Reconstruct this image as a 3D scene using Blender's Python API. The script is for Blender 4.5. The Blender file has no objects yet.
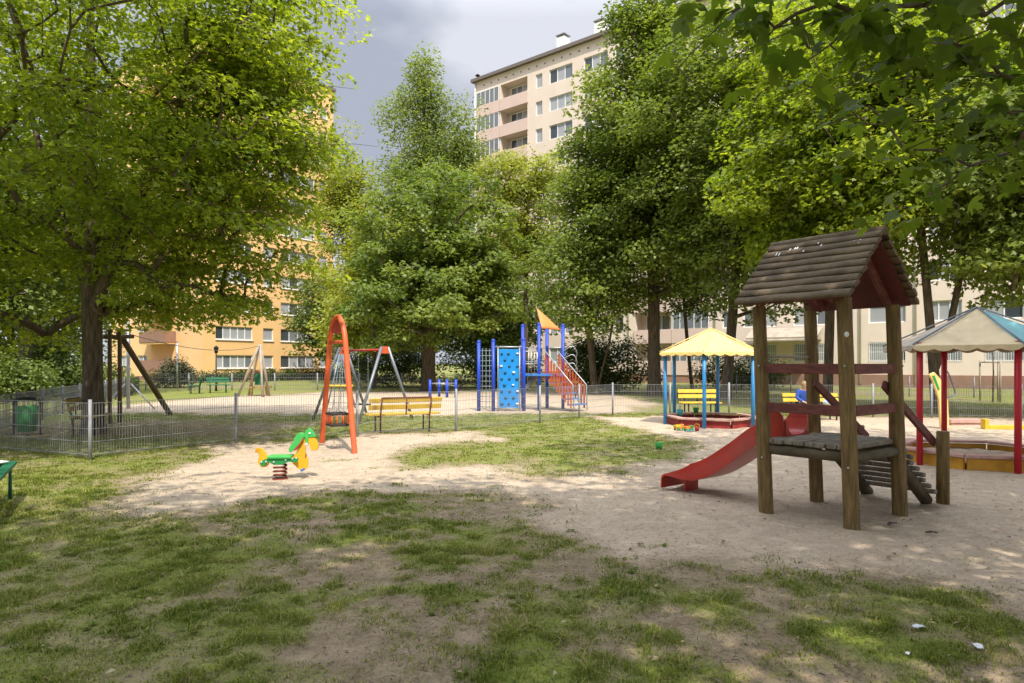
import bpy, math, random
import numpy as np
from mathutils import Vector, Matrix

R = math.radians
PI = math.pi
sc = bpy.context.scene
COL = sc.collection
random.seed(7)

# ------------------------------------------------------------------ camera, sky, sun, exposure
EYE, FOC, HOR = 1.65, 683.0, 363.0
cam_d = bpy.data.cameras.new('camera'); cam_d.sensor_width = 36; cam_d.lens = 24.0
cam_d.shift_y = 21.5 / 1024; cam_d.clip_start = 0.05; cam_d.clip_end = 3000
cam = bpy.data.objects.new('camera', cam_d); COL.objects.link(cam)
cam.location = (0, 0, EYE); cam.rotation_euler = (R(90), 0, 0)
sc.camera = cam

SUN_EL = R(56); SUN_H = Vector((0.26, -0.966))          # horizontal direction towards the sun
world = bpy.data.worlds.new('World'); sc.world = world; world.use_nodes = True
wn, wl = world.node_tree.nodes, world.node_tree.links
wn.clear()
w_out = wn.new('ShaderNodeOutputWorld'); w_bg = wn.new('ShaderNodeBackground')
w_sky = wn.new('ShaderNodeTexSky'); w_sky.sky_type = 'NISHITA'; w_sky.sun_disc = False
w_sky.sun_elevation = SUN_EL; w_sky.sun_rotation = math.atan2(SUN_H.x, SUN_H.y)
w_tc = wn.new('ShaderNodeTexCoord'); w_map = wn.new('ShaderNodeMapping')
w_map.inputs['Scale'].default_value = (1, 1, 2.2); w_map.inputs['Location'].default_value = (0.35, 0.1, 0.2)
w_n = wn.new('ShaderNodeTexNoise'); w_n.inputs['Scale'].default_value = 2.3; w_n.inputs['Detail'].default_value = 7; w_n.inputs['Roughness'].default_value = 0.52
w_n2 = wn.new('ShaderNodeTexNoise'); w_n2.inputs['Scale'].default_value = 2.6; w_n2.inputs['Detail'].default_value = 5
w_r = wn.new('ShaderNodeValToRGB'); w_r.color_ramp.elements[0].position = 0.28; w_r.color_ramp.elements[1].position = 0.42
w_r2 = wn.new('ShaderNodeValToRGB')
w_r2.color_ramp.elements[0].position = 0.43; w_r2.color_ramp.elements[0].color = (1.75, 1.92, 2.35, 1)
w_r2.color_ramp.elements[1].position = 0.58; w_r2.color_ramp.elements[1].color = (3.05, 3.15, 3.5, 1)
w_mix = wn.new('ShaderNodeMixRGB')
wl.new(w_tc.outputs['Generated'], w_map.inputs['Vector'])
wl.new(w_map.outputs[0], w_n.inputs['Vector']); wl.new(w_map.outputs[0], w_n2.inputs['Vector'])
wl.new(w_n.outputs['Fac'], w_r.inputs[0]); wl.new(w_n2.outputs['Fac'], w_r2.inputs[0])
w_sep = wn.new('ShaderNodeSeparateXYZ'); wl.new(w_tc.outputs['Generated'], w_sep.inputs[0])   # clouds are brighter high overhead
w_el = wn.new('ShaderNodeMapRange'); w_el.inputs['From Min'].default_value = 0.45; w_el.inputs['From Max'].default_value = 0.85
w_el.inputs['To Min'].default_value = 1.0; w_el.inputs['To Max'].default_value = 4.2; wl.new(w_sep.outputs['Z'], w_el.inputs['Value'])
w_mul = wn.new('ShaderNodeVectorMath'); w_mul.operation = 'SCALE'; wl.new(w_r2.outputs[0], w_mul.inputs[0]); wl.new(w_el.outputs[0], w_mul.inputs['Scale'])
wl.new(w_r.outputs[0], w_mix.inputs['Fac']); wl.new(w_sky.outputs[0], w_mix.inputs['Color1']); wl.new(w_mul.outputs[0], w_mix.inputs['Color2'])
wl.new(w_mix.outputs[0], w_bg.inputs['Color']); wl.new(w_bg.outputs[0], w_out.inputs['Surface'])
w_bg.inputs['Strength'].default_value = 0.15

sun_d = bpy.data.lights.new('sun', 'SUN'); sun_d.energy = 3.5; sun_d.angle = R(0.53); sun_d.color = (1.0, 0.93, 0.82)
sun = bpy.data.objects.new('sun', sun_d); COL.objects.link(sun)
sdir = Vector((SUN_H.x * math.cos(SUN_EL), SUN_H.y * math.cos(SUN_EL), math.sin(SUN_EL)))
sun.rotation_euler = sdir.to_track_quat('Z', 'Y').to_euler(); sun.location = sdir * 60

sc.view_settings.view_transform = 'Standard'; sc.view_settings.look = 'None'
sc.view_settings.gamma = 1.0; sc.view_settings.use_curve_mapping = False
sc.view_settings.exposure = 0.74
sc.render.engine = 'CYCLES'
sc.cycles.max_bounces = 7; sc.cycles.diffuse_bounces = 3; sc.cycles.transmission_bounces = 4
sc.cycles.caustics_reflective = False; sc.cycles.caustics_refractive = False


def G(px, y):
    """ground point seen at a pixel of the photograph"""
    D = FOC * EYE / (y - HOR)
    return ((px - 512) / FOC * D, D)


def at(px, D):
    return (px - 512) / FOC * D


# ------------------------------------------------------------------ materials
def new_mat(name):
    m = bpy.data.materials.new(name); m.use_nodes = True
    nt = m.node_tree; nt.nodes.clear()
    out = nt.nodes.new('ShaderNodeOutputMaterial')
    return m, nt, out


def mat(name, col, rough=0.6, var=0.18, scale=6.0, bump=0.15, bscale=None, stretch=(1, 1, 1), metal=0.0, col2=None, spec=0.4, dirt=0.0):
    m, nt, out = new_mat(name)
    N, L = nt.nodes, nt.links
    b = N.new('ShaderNodeBsdfPrincipled'); b.inputs['Roughness'].default_value = rough
    b.inputs['Metallic'].default_value = metal; b.inputs['Specular IOR Level'].default_value = spec
    tc = N.new('ShaderNodeTexCoord'); mp = N.new('ShaderNodeMapping'); mp.inputs['Scale'].default_value = stretch
    L.new(tc.outputs['Object'], mp.inputs['Vector'])
    n = N.new('ShaderNodeTexNoise'); n.inputs['Scale'].default_value = scale; n.inputs['Detail'].default_value = 6; n.inputs['Roughness'].default_value = 0.6
    L.new(mp.outputs[0], n.inputs['Vector'])
    r = N.new('ShaderNodeValToRGB'); r.color_ramp.elements[0].position = 0.3; r.color_ramp.elements[1].position = 0.7
    c2 = col2 if col2 else tuple(min(1, c * (1 + var)) for c in col)
    c1 = tuple(c * (1 - var) for c in col)
    r.color_ramp.elements[0].color = (*c1, 1); r.color_ramp.elements[1].color = (*c2, 1)
    L.new(n.outputs['Fac'], r.inputs[0])
    last = r.outputs[0]
    if dirt > 0:
        n3 = N.new('ShaderNodeTexNoise'); n3.inputs['Scale'].default_value = 1.7; n3.inputs['Detail'].default_value = 8
        L.new(tc.outputs['Object'], n3.inputs['Vector'])
        r3 = N.new('ShaderNodeValToRGB'); r3.color_ramp.elements[0].position = 0.48; r3.color_ramp.elements[1].position = 0.72
        r3.color_ramp.elements[1].color = (dirt, dirt, dirt, 1)
        L.new(n3.outputs['Fac'], r3.inputs[0])
        mx = N.new('ShaderNodeMixRGB'); mx.inputs['Color2'].default_value = (0.14, 0.12, 0.09, 1)
        L.new(r3.outputs[0], mx.inputs['Fac']); L.new(last, mx.inputs['Color1']); last = mx.outputs[0]
    L.new(last, b.inputs['Base Color'])
    if bump > 0:
        n2 = N.new('ShaderNodeTexNoise'); n2.inputs['Scale'].default_value = bscale or scale * 5; n2.inputs['Detail'].default_value = 5
        L.new(mp.outputs[0], n2.inputs['Vector'])
        bp = N.new('ShaderNodeBump'); bp.inputs['Strength'].default_value = bump; bp.inputs['Distance'].default_value = 0.02
        L.new(n2.outputs['Fac'], bp.inputs['Height']); L.new(bp.outputs[0], b.inputs['Normal'])
    L.new(b.outputs[0], out.inputs['Surface'])
    return m


def leaf_mat(name, c_dark, c_light, trans, tf=0.38, rough=0.45):
    m, nt, out = new_mat(name)
    N, L = nt.nodes, nt.links
    a = N.new('ShaderNodeAttribute'); a.attribute_name = 'tint'
    mx = N.new('ShaderNodeMixRGB'); mx.inputs['Color1'].default_value = (*c_dark, 1); mx.inputs['Color2'].default_value = (*c_light, 1)
    L.new(a.outputs['Fac'], mx.inputs['Fac'])
    b = N.new('ShaderNodeBsdfPrincipled'); b.inputs['Roughness'].default_value = rough; b.inputs['Specular IOR Level'].default_value = 0.35
    L.new(mx.outputs[0], b.inputs['Base Color'])
    t = N.new('ShaderNodeBsdfTranslucent')
    mt = N.new('ShaderNodeMixRGB'); mt.blend_type = 'MULTIPLY'; mt.inputs['Fac'].default_value = 1
    mt.inputs['Color2'].default_value = (*trans, 1)
    L.new(mx.outputs[0], mt.inputs['Color1']); L.new(mt.outputs[0], t.inputs['Color'])
    s = N.new('ShaderNodeMixShader'); s.inputs[0].default_value = tf
    L.new(b.outputs[0], s.inputs[1]); L.new(t.outputs[0], s.inputs[2]); L.new(s.outputs[0], out.inputs['Surface'])
    return m


def glass_mat(name, col, rough=0.06):
    m, nt, out = new_mat(name)
    b = nt.nodes.new('ShaderNodeBsdfPrincipled'); b.inputs['Base Color'].default_value = (*col, 1)
    b.inputs['Roughness'].default_value = rough; b.inputs['Specular IOR Level'].default_value = 0.9
    nt.links.new(b.outputs[0], out.inputs['Surface'])
    return m


M = {}
M['wood_post'] = mat('wood_post', (0.135, 0.083, 0.028), 0.75, 0.4, 5, 0.6, 9, (6, 6, 0.7), col2=(0.25, 0.165, 0.058))
M['wood_roof'] = mat('wood_roof', (0.095, 0.064, 0.036), 0.85, 0.4, 3.5, 0.6, 14, (1, 1, 1), col2=(0.165, 0.12, 0.07))
M['wood_dark'] = mat('wood_dark', (0.10, 0.078, 0.042), 0.85, 0.35, 4, 0.5, 14, col2=(0.13, 0.105, 0.06))
M['wood_red'] = mat('wood_red', (0.13, 0.032, 0.026), 0.7, 0.3, 7, 0.3, 20, (1, 1, 3), col2=(0.19, 0.06, 0.045))
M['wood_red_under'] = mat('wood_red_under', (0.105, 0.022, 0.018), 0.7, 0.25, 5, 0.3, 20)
M['wood_grey'] = mat('wood_grey', (0.34, 0.29, 0.23), 0.8, 0.25, 5, 0.3, 12, (4, 4, 0.6))
M['wood_pole'] = mat('wood_pole', (0.14, 0.095, 0.055), 0.8, 0.35, 5, 0.4, 12, (5, 5, 0.8))
M['bench_wood'] = mat('bench_wood', (0.36, 0.24, 0.07), 0.6, 0.3, 8, 0.2)
M['slide_red'] = mat('slide_red', (0.42, 0.034, 0.02), 0.32, 0.15, 3, 0.05, dirt=0.25)
M['roof_yellow'] = mat('roof_yellow', (0.80, 0.55, 0.19), 0.6, 0.1, 4, 0.15, 30, dirt=0.15)
M['roof_grey'] = mat('roof_grey', (0.40, 0.34, 0.27), 0.7, 0.12, 3, 0.2, 30, dirt=0.35)
M['roof_beige'] = mat('roof_beige', (0.66, 0.52, 0.31), 0.7, 0.12, 3, 0.2, 30, dirt=0.35)
M['roof_teal'] = mat('roof_teal', (0.18, 0.42, 0.44), 0.65, 0.1, 3, 0.2, 30, dirt=0.2)
M['post_blue'] = mat('post_blue', (0.035, 0.24, 0.55), 0.45, 0.12, 4, 0.1, dirt=0.2)
M['post_red'] = mat('post_red', (0.48, 0.015, 0.03), 0.45, 0.12, 4, 0.1, dirt=0.15)
M['royal_blue'] = mat('royal_blue', (0.015, 0.055, 0.42), 0.42, 0.12, 4, 0.05)
M['wall_blue'] = mat('wall_blue', (0.012, 0.24, 0.66), 0.45, 0.12, 4, 0.05)
M['step_blue'] = mat('step_blue', (0.05, 0.18, 0.5), 0.6, 0.1, 4, 0.05)
M['orange'] = mat('orange', (0.66, 0.115, 0.035), 0.42, 0.1, 4, 0.05, dirt=0.15)
M['sail_orange'] = mat('sail_orange', (0.85, 0.27, 0.08), 0.7, 0.08, 4, 0.05)
M['rail_orange'] = mat('rail_orange', (0.52, 0.10, 0.035), 0.6, 0.15, 6, 0.1)
M['hold_pale'] = mat('hold_pale', (0.55, 0.62, 0.6), 0.6, 0.1)
M['hold_dark'] = mat('hold_dark', (0.02, 0.08, 0.12), 0.6, 0.1)
M['steel'] = mat('steel', (0.42, 0.43, 0.44), 0.42, 0.12, 6, 0.05, metal=0.55)
M['steel_dark'] = mat('steel_dark', (0.12, 0.13, 0.15), 0.45, 0.15, 6, 0.05, metal=0.4)
M['steel_grey'] = mat('steel_grey', (0.20, 0.22, 0.25), 0.42, 0.12, 6, 0.05, metal=0.35)
M['fence_zinc'] = mat('fence_zinc', (0.27, 0.275, 0.28), 0.6, 0.15, 6, 0.0, metal=0.2)
M['fence_grey'] = mat('fence_grey', (0.20, 0.20, 0.21), 0.55, 0.15, 6, 0.0, metal=0.2)
M['black'] = mat('black', (0.02, 0.02, 0.022), 0.55, 0.2, 8, 0.05)
M['rubber'] = mat('rubber', (0.03, 0.03, 0.032), 0.8, 0.2, 8, 0.1)
M['rope'] = mat('rope', (0.20, 0.25, 0.28), 0.9, 0.2, 20, 0.2)
M['yellow'] = mat('yellow', (0.64, 0.42, 0.035), 0.5, 0.12, 6, 0.08, dirt=0.15)
M['rust_red'] = mat('rust_red', (0.16, 0.035, 0.022), 0.6, 0.25, 8, 0.1)
M['green'] = mat('green', (0.02, 0.24, 0.06), 0.5, 0.15, 6, 0.1)
M['bench_green'] = mat('bench_green', (0.010, 0.12, 0.055), 0.5, 0.15, 6, 0.1)
M['bright_green'] = mat('bright_green', (0.06, 0.42, 0.09), 0.4, 0.1, 4, 0.03)
M['rider_yellow'] = mat('rider_yellow', (0.80, 0.40, 0.02), 0.4, 0.1, 4, 0.03, dirt=0.15)
M['toy_blue'] = mat('toy_blue', (0.03, 0.12, 0.38), 0.4, 0.1)
M['toy_orange'] = mat('toy_orange', (0.8, 0.25, 0.04), 0.4, 0.1)
M['toy_teal'] = mat('toy_teal', (0.05, 0.35, 0.38), 0.4, 0.1)
M['white'] = mat('white', (0.78, 0.78, 0.77), 0.6, 0.08)
M['paper'] = mat('paper', (0.72, 0.73, 0.76), 0.8, 0.1)
M['pale_pink'] = mat('pale_pink', (0.50, 0.30, 0.25), 0.7, 0.18, 5, 0.1, dirt=0.2)
M['box_red'] = mat('box_red', (0.30, 0.03, 0.028), 0.6, 0.2, 5, 0.1, dirt=0.2)
M['box_yellow'] = mat('box_yellow', (0.62, 0.32, 0.03), 0.6, 0.2, 5, 0.1, dirt=0.25)
M['skin'] = mat('skin', (0.55, 0.31, 0.22), 0.55, 0.08)
M['hair'] = mat('hair', (0.30, 0.20, 0.10), 0.6, 0.2, 30)
M['cloth_blue'] = mat('cloth_blue', (0.03, 0.08, 0.33), 0.9, 0.25, 14)
M['cloth_dark'] = mat('cloth_dark', (0.015, 0.016, 0.025), 0.9, 0.2)
M['cloth_pale'] = mat('cloth_pale', (0.38, 0.46, 0.6), 0.9, 0.2)
M['bark'] = mat('bark', (0.075, 0.056, 0.038), 0.9, 0.45, 5, 0.9, 12, (3, 3, 0.5), col2=(0.17, 0.13, 0.09))
M['bark_pale'] = mat('bark_pale', (0.11, 0.092, 0.07), 0.9, 0.4, 5, 0.9, 12, (3, 3, 0.5), col2=(0.19, 0.16, 0.12))
M['wall_beige'] = mat('wall_beige', (0.72, 0.61, 0.515), 0.85, 0.05, 0.6, 0.08, 60, dirt=0.04)
M['wall_pink'] = mat('wall_pink', (0.62, 0.48, 0.42), 0.85, 0.05, 0.8, 0.08, 60)
M['plinth'] = mat('plinth', (0.30, 0.17, 0.12), 0.85, 0.1, 2, 0.1, 40)
M['wall_orange'] = mat('wall_orange', (0.80, 0.50, 0.22), 0.85, 0.05, 0.6, 0.08, 60, dirt=0.03)
M['wall_peach'] = mat('wall_peach', (0.80, 0.52, 0.26), 0.85, 0.05, 0.6, 0.08, 60)
M['cornice'] = mat('cornice', (0.16, 0.135, 0.12), 0.7, 0.1)
M['frame_white'] = mat('frame_white', (0.78, 0.78, 0.77), 0.5, 0.04, 3, 0)
M['glass'] = glass_mat('glass', (0.05, 0.06, 0.07))
M['curtain'] = glass_mat('curtain', (0.36, 0.375, 0.39), 0.12)
M['glass_dim'] = glass_mat('glass_dim', (0.17, 0.19, 0.21), 0.08)

# ------------------------------------------------------------------ mesh helpers


class MB:
    def __init__(s):
        s.v = []; s.f = []; s.m = []; s.s = []

    def add(s, vs, fs, mi=0, smooth=False):
        o = len(s.v); s.v += [tuple(v) for v in vs]
        for f in fs:
            s.f.append(tuple(i + o for i in f)); s.m.append(mi); s.s.append(smooth)
        return s

    def box(s, x0, x1, y0, y1, z0, z1, mi=0):
        vs = [(x0, y0, z0), (x1, y0, z0), (x1, y1, z0), (x0, y1, z0), (x0, y0, z1), (x1, y0, z1), (x1, y1, z1), (x0, y1, z1)]
        return s.add(vs, [(0, 3, 2, 1), (4, 5, 6, 7), (0, 1, 5, 4), (1, 2, 6, 5), (2, 3, 7, 6), (3, 0, 4, 7)], mi)

    def beam(s, p, q, w, h, up=(0, 0, 1), mi=0):
        """board from p to q, w wide sideways, h tall along up"""
        p, q, up = Vector(p), Vector(q), Vector(up)
        d = (q - p).normalized(); side = d.cross(up)
        if side.length < 1e-4: side = d.cross(Vector((1, 0, 0)))
        side.normalize(); u = side.cross(d).normalized()
        vs = []
        for c in (p, q):
            for a, b in ((-1, -1), (1, -1), (1, 1), (-1, 1)):
                vs.append(c + side * (a * w / 2) + u * (b * h / 2))
        return s.add(vs, [(0, 1, 2, 3), (7, 6, 5, 4), (0, 4, 5, 1), (1, 5, 6, 2), (2, 6, 7, 3), (3, 7, 4, 0)], mi)

    def tube(s, path, r, n=8, mi=0, smooth=True, cap=True, closed=False):
        P = [Vector(p) for p in path]; k = len(P)
        rs = r if isinstance(r, (list, tuple)) else [r] * k
        T = []
        for i in range(k):
            a = P[(i - 1) % k] if (closed or i > 0) else P[i]
            b = P[(i + 1) % k] if (closed or i < k - 1) else P[i]
            T.append((b - a).normalized())
        ref = Vector((0, 0, 1)) if abs(T[0].z) < 0.9 else Vector((1, 0, 0))
        u = (ref - T[0] * ref.dot(T[0])).normalized()
        vs = []
        for i in range(k):
            u = (u - T[i] * u.dot(T[i]))
            u = u.normalized() if u.length > 1e-6 else T[i].orthogonal().normalized()
            w = T[i].cross(u)
            for j in range(n):
                a = 2 * PI * (j + 0.5) / n
                vs.append(P[i] + (u * math.cos(a) + w * math.sin(a)) * rs[i])
        fs = []
        for i in range(k if closed else k - 1):
            for j in range(n):
                i2 = (i + 1) % k
                fs.append((i * n + j, i * n + (j + 1) % n, i2 * n + (j + 1) % n, i2 * n + j))
        s.add(vs, fs, mi, smooth)
        if cap and not closed:
            o = len(s.v) - len(vs)
            s.f.append(tuple(o + j for j in range(n))[::-1]); s.m.append(mi); s.s.append(False)
            s.f.append(tuple(o + (k - 1) * n + j for j in range(n))); s.m.append(mi); s.s.append(False)
        return s

    def lathe(s, prof, n=16, c=(0, 0, 0), mi=0, smooth=True):
        vs = []; fs = []
        for r, z in prof:
            for j in range(n):
                a = 2 * PI * j / n
                vs.append((c[0] + r * math.cos(a), c[1] + r * math.sin(a), c[2] + z))
        for i in range(len(prof) - 1):
            for j in range(n):
                fs.append((i * n + j, i * n + (j + 1) % n, (i + 1) * n + (j + 1) % n, (i + 1) * n + j))
        return s.add(vs, fs, mi, smooth)

    def ball(s, c, r, n=12, mi=0, sz=1.0, sy=1.0):
        prof = []
        vs = []; fs = []; k = max(6, n // 2)
        for i in range(k + 1):
            t = PI * i / k
            for j in range(n):
                a = 2 * PI * j / n
                vs.append((c[0] + r * math.sin(t) * math.cos(a), c[1] + sy * r * math.sin(t) * math.sin(a), c[2] - sz * r * math.cos(t)))
        for i in range(k):
            for j in range(n):
                fs.append((i * n + j, i * n + (j + 1) % n, (i + 1) * n + (j + 1) % n, (i + 1) * n + j))
        return s.add(vs, fs, mi, True)

    def prism(s, poly, y0, y1, mi=0, f=None):
        """polygon in (x,z) extruded along y; f maps the points"""
        n = len(poly)
        vs = [(x, y0, z) for x, z in poly] + [(x, y1, z) for x, z in poly]
        if f: vs = [f(v) for v in vs]
        fs = [tuple(range(n)), tuple(range(2 * n - 1, n - 1, -1))]
        fs += [(i, i + n, (i + 1) % n + n, (i + 1) % n) for i in range(n)]
        return s.add(vs, fs, mi)

    def mesh(s, name, mats):
        me = bpy.data.meshes.new(name)
        me.from_pydata(s.v, [], s.f)
        for m in (mats if isinstance(mats, (list, tuple)) else [mats]): me.materials.append(m)
        me.polygons.foreach_set('material_index', s.m)
        me.polygons.foreach_set('use_smooth', s.s)
        me.update()
        return me

    def build(s, name, mats, parent=None, bevel=0.0, fix=True):
        me = s.mesh(name, mats)
        if fix:
            import bmesh
            bm = bmesh.new(); bm.from_mesh(me); bmesh.ops.recalc_face_normals(bm, faces=bm.faces); bm.to_mesh(me); bm.free()
        return link(name, me, parent, bevel)


def link(name, me, parent=None, bevel=0.0):
    o = bpy.data.objects.new(name, me); COL.objects.link(o)
    if parent is not None: o.parent = parent
    if bevel > 0:
        b = o.modifiers.new('bevel', 'BEVEL'); b.width = bevel; b.segments = 2; b.limit_method = 'ANGLE'; b.angle_limit = R(40)
    return o


def tag(o, label=None, cat=None, group=None, kind=None):
    if label: o['label'] = label
    if cat: o['category'] = cat
    if group: o['group'] = group
    if kind: o['kind'] = kind
    return o


def thing(name, label, cat, loc=(0, 0, 0), rz=0.0, group=None):
    o = bpy.data.objects.new(name, None); COL.objects.link(o); o.empty_display_size = 0.2
    o.location = loc; o.rotation_euler = (0, 0, rz)
    return tag(o, label, cat, group)


def copy_tree(o, parent=None, loc=None, rz=None, label=None):
    c = o.copy(); COL.objects.link(c)
    if parent is not None: c.parent = parent
    if loc is not None: c.location = loc
    if rz is not None: c.rotation_euler = (0, 0, rz)
    if label: c['label'] = label
    for ch in list(o.children): copy_tree(ch, c)
    return c


def np_mesh(name, V, k, mats, tint=None):
    """V: (N*k,3) with N polygons of k corners each, no shared corners"""
    n = len(V) // k
    me = bpy.data.meshes.new(name)
    me.vertices.add(len(V)); me.vertices.foreach_set('co', np.ascontiguousarray(V, np.float32).ravel())
    me.loops.add(n * k); me.loops.foreach_set('vertex_index', np.arange(n * k, dtype=np.int32))
    me.polygons.add(n); me.polygons.foreach_set('loop_start', np.arange(0, n * k, k, dtype=np.int32))
    for m in (mats if isinstance(mats, (list, tuple)) else [mats]): me.materials.append(m)
    if tint is not None:
        a = me.attributes.new('tint', 'FLOAT', 'FACE'); a.data.foreach_set('value', tint.astype(np.float32))
    me.update(calc_edges=True)
    return me


def unit(a):
    return a / np.maximum(np.linalg.norm(a, axis=-1, keepdims=True), 1e-9)


# value noise
_rs = np.random.RandomState(11); _LAT = _rs.rand(256, 256)


def vnoise(x, y, sc_):
    x = np.asarray(x, float) / sc_ + 57.3; y = np.asarray(y, float) / sc_ + 91.7
    xi = np.floor(x).astype(int); yi = np.floor(y).astype(int)
    fx = x - xi; fy = y - yi; fx = fx * fx * (3 - 2 * fx); fy = fy * fy * (3 - 2 * fy)
    g = lambda a, b: _LAT[a & 255, b & 255]
    return (g(xi, yi) * (1 - fx) + g(xi + 1, yi) * fx) * (1 - fy) + (g(xi, yi + 1) * (1 - fx) + g(xi + 1, yi + 1) * fx) * fy


def fnoise(x, y, s0, octv=4):
    t = 0; a = 0.5; tot = 0
    for i in range(octv):
        t = t + a * vnoise(np.asarray(x) + 13.7 * i, np.asarray(y) - 7.1 * i, s0 / 2 ** i); tot += a; a *= 0.55
    return t / tot


def sstep(a, b, x):
    t = np.clip((x - a) / (b - a), 0, 1); return t * t * (3 - 2 * t)


def poly_sd(poly, x, y):
    """signed distance, positive inside"""
    P = np.array(poly); n = len(P); d = np.full(x.shape, 1e9); ins = np.zeros(x.shape, bool)
    for i in range(n):
        a, b = P[i], P[(i + 1) % n]; e = b - a
        wx, wy = x - a[0], y - a[1]
        t = np.clip((wx * e[0] + wy * e[1]) / (e @ e), 0, 1)
        d = np.minimum(d, np.hypot(wx - e[0] * t, wy - e[1] * t))
        c = ((a[1] > y) != (b[1] > y)) & (x < (b[0] - a[0]) * (y - a[1]) / (b[1] - a[1] + 1e-12) + a[0])
        ins ^= c
    return np.where(ins, d, -d)


# ------------------------------------------------------------------ ground
SAND_PX = [(172, 508), (158, 470), (225, 446), (330, 438), (455, 433), (470, 439), (400, 452), (372, 459), (400, 467), (480, 470), (560, 480),
           (640, 476), (690, 458), (700, 444), (650, 432), (612, 424), (596, 417)]
SAND = [G(*p) for p in SAND_PX] + [(3.3, 20.9), (14.5, 20.3), (26, 16), (20, 5)] + \
       [G(*p) for p in [(1090, 612), (1000, 596), (930, 580), (850, 572), (700, 560), (640, 566), (600, 552), (545, 520), (500, 497), (440, 488), (330, 492), (255, 500), (200, 511)]]
SAND2 = [(-14.5, 23.5), (-8, 22.3), (-3, 21.5), (3.2, 22.8), (6, 27), (5, 36), (-3, 37.5), (-12, 37), (-15, 31)]


def ground_fields(x, y):
    """returns sand mask 0..1 and grass density 0..1"""
    x = np.asarray(x, float); y = np.asarray(y, float)
    nz = fnoise(x, y, 1.3) - 0.5
    sd = poly_sd(SAND, x, y); sd2 = poly_sd(SAND2, x, y)
    sand = np.maximum(sstep(-0.7, 0.55, sd + 2.0 * nz), sstep(-0.8, 0.6, sd2 + 2.0 * nz))
    # worn front lawn
    worn = sstep(-0.2, 1.5, x + 0.50 * y + 1.6 * nz) * sstep(11.0, 9.0, y)
    p = fnoise(x + 3.1, y + 8.4, 1.9, 4); q = fnoise(x - 20, y + 31, 0.42, 4)
    patch = 0.17 + 0.83 * sstep(0.38, 0.74, 0.4 * p + 0.6 * q + 0.02)
    g = np.where(worn > 0, (1 - worn) * 0.9 + worn * (0.05 + 0.95 * patch), 0.9)
    g = g * (0.65 + 0.35 * sstep(0.3, 0.6, q))
    # shaded worn soil under the left tree and along the fence
    soil = sstep(0, 1.5, poly_sd([(-13, 14.5), (-6.5, 14.2), (-5, 15.6), (-4.5, 19), (-9, 20.5), (-13.5, 20)], x, y) + 1.5 * nz)
    g = g * (1 - 0.6 * soil)
    fringe = sstep(-1.1, 0.2, sd + 1.2 * nz)
    g = g * (1 - 0.6 * fringe * (y < 10))
    g = g * (1 - sand)
    # a few tufts survive in the sand
    tuft = sstep(0.68, 0.80, fnoise(x + 50, y - 12, 0.5, 3)) * 0.5 * (sd < 0.9)
    g = np.maximum(g, tuft * sand)
    return sand, g


def height(x, y):
    x = np.asarray(x, float); y = np.asarray(y, float)
    fall = sstep(40, 16, np.hypot(x, y))
    d = 0
    for px_, py_ in ((2.8, 7.51), (3.35, 6.75), (3.65, 8.17), (4.19, 7.37), (5.05, 8.0), (4.5, 8.82)):
        d = d + 0.022 * np.exp(-((x - px_) ** 2 + (y - py_) ** 2) / 0.03)
    d = d - 0.035 * np.exp(-((x - 2.0) ** 2 + (y - 9.25) ** 2) / 0.12) - 0.04 * np.exp(-((x + 3.42) ** 2 + (y - 13.4) ** 2) / 0.35)
    return d + fall * (0.05 * (fnoise(x, y, 2.2, 3) - 0.5) + 0.055 * (fnoise(x + 9, y - 4, 0.42, 3) - 0.5))


def grid_axis(lo, hi, step, far_lo, far_hi, g=1.22):
    a = list(np.arange(lo, hi, step)); s = step; v = hi
    while v < far_hi: a.append(v); s *= g; v += s
    s = step; v = lo; b = []
    while v > far_lo: s *= g; v -= s; b.append(v)
    return np.array(b[::-1] + a)


gx = grid_axis(-9.5, 12.5, 0.075, -900, 900); gy = grid_axis(2.2, 16.5, 0.07, -400, 1500)
XX, YY = np.meshgrid(gx, gy); xs, ys = XX.ravel(), YY.ravel()
zs = height(xs, ys); sand_m, grass_m = ground_fields(xs, ys)
me = bpy.data.meshes.new('ground')
nx, ny = len(gx), len(gy)
me.vertices.add(nx * ny); me.vertices.foreach_set('co', np.stack([xs, ys, zs], 1).astype(np.float32).ravel())
ii, jj = np.meshgrid(np.arange(nx - 1), np.arange(ny - 1)); b0 = (jj * nx + ii).ravel()
quads = np.stack([b0, b0 + 1, b0 + nx + 1, b0 + nx], 1).astype(np.int32)
me.loops.add(quads.size); me.loops.foreach_set('vertex_index', quads.ravel())
me.polygons.add(len(quads)); me.polygons.foreach_set('loop_start', np.arange(0, quads.size, 4, dtype=np.int32))
me.polygons.foreach_set('use_smooth', np.ones(len(quads), bool))
for nm, dat in (('sand', sand_m), ('grassy', grass_m)):
    a = me.attributes.new(nm, 'FLOAT', 'POINT'); a.data.foreach_set('value', dat.astype(np.float32))
me.update(calc_edges=True)


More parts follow.
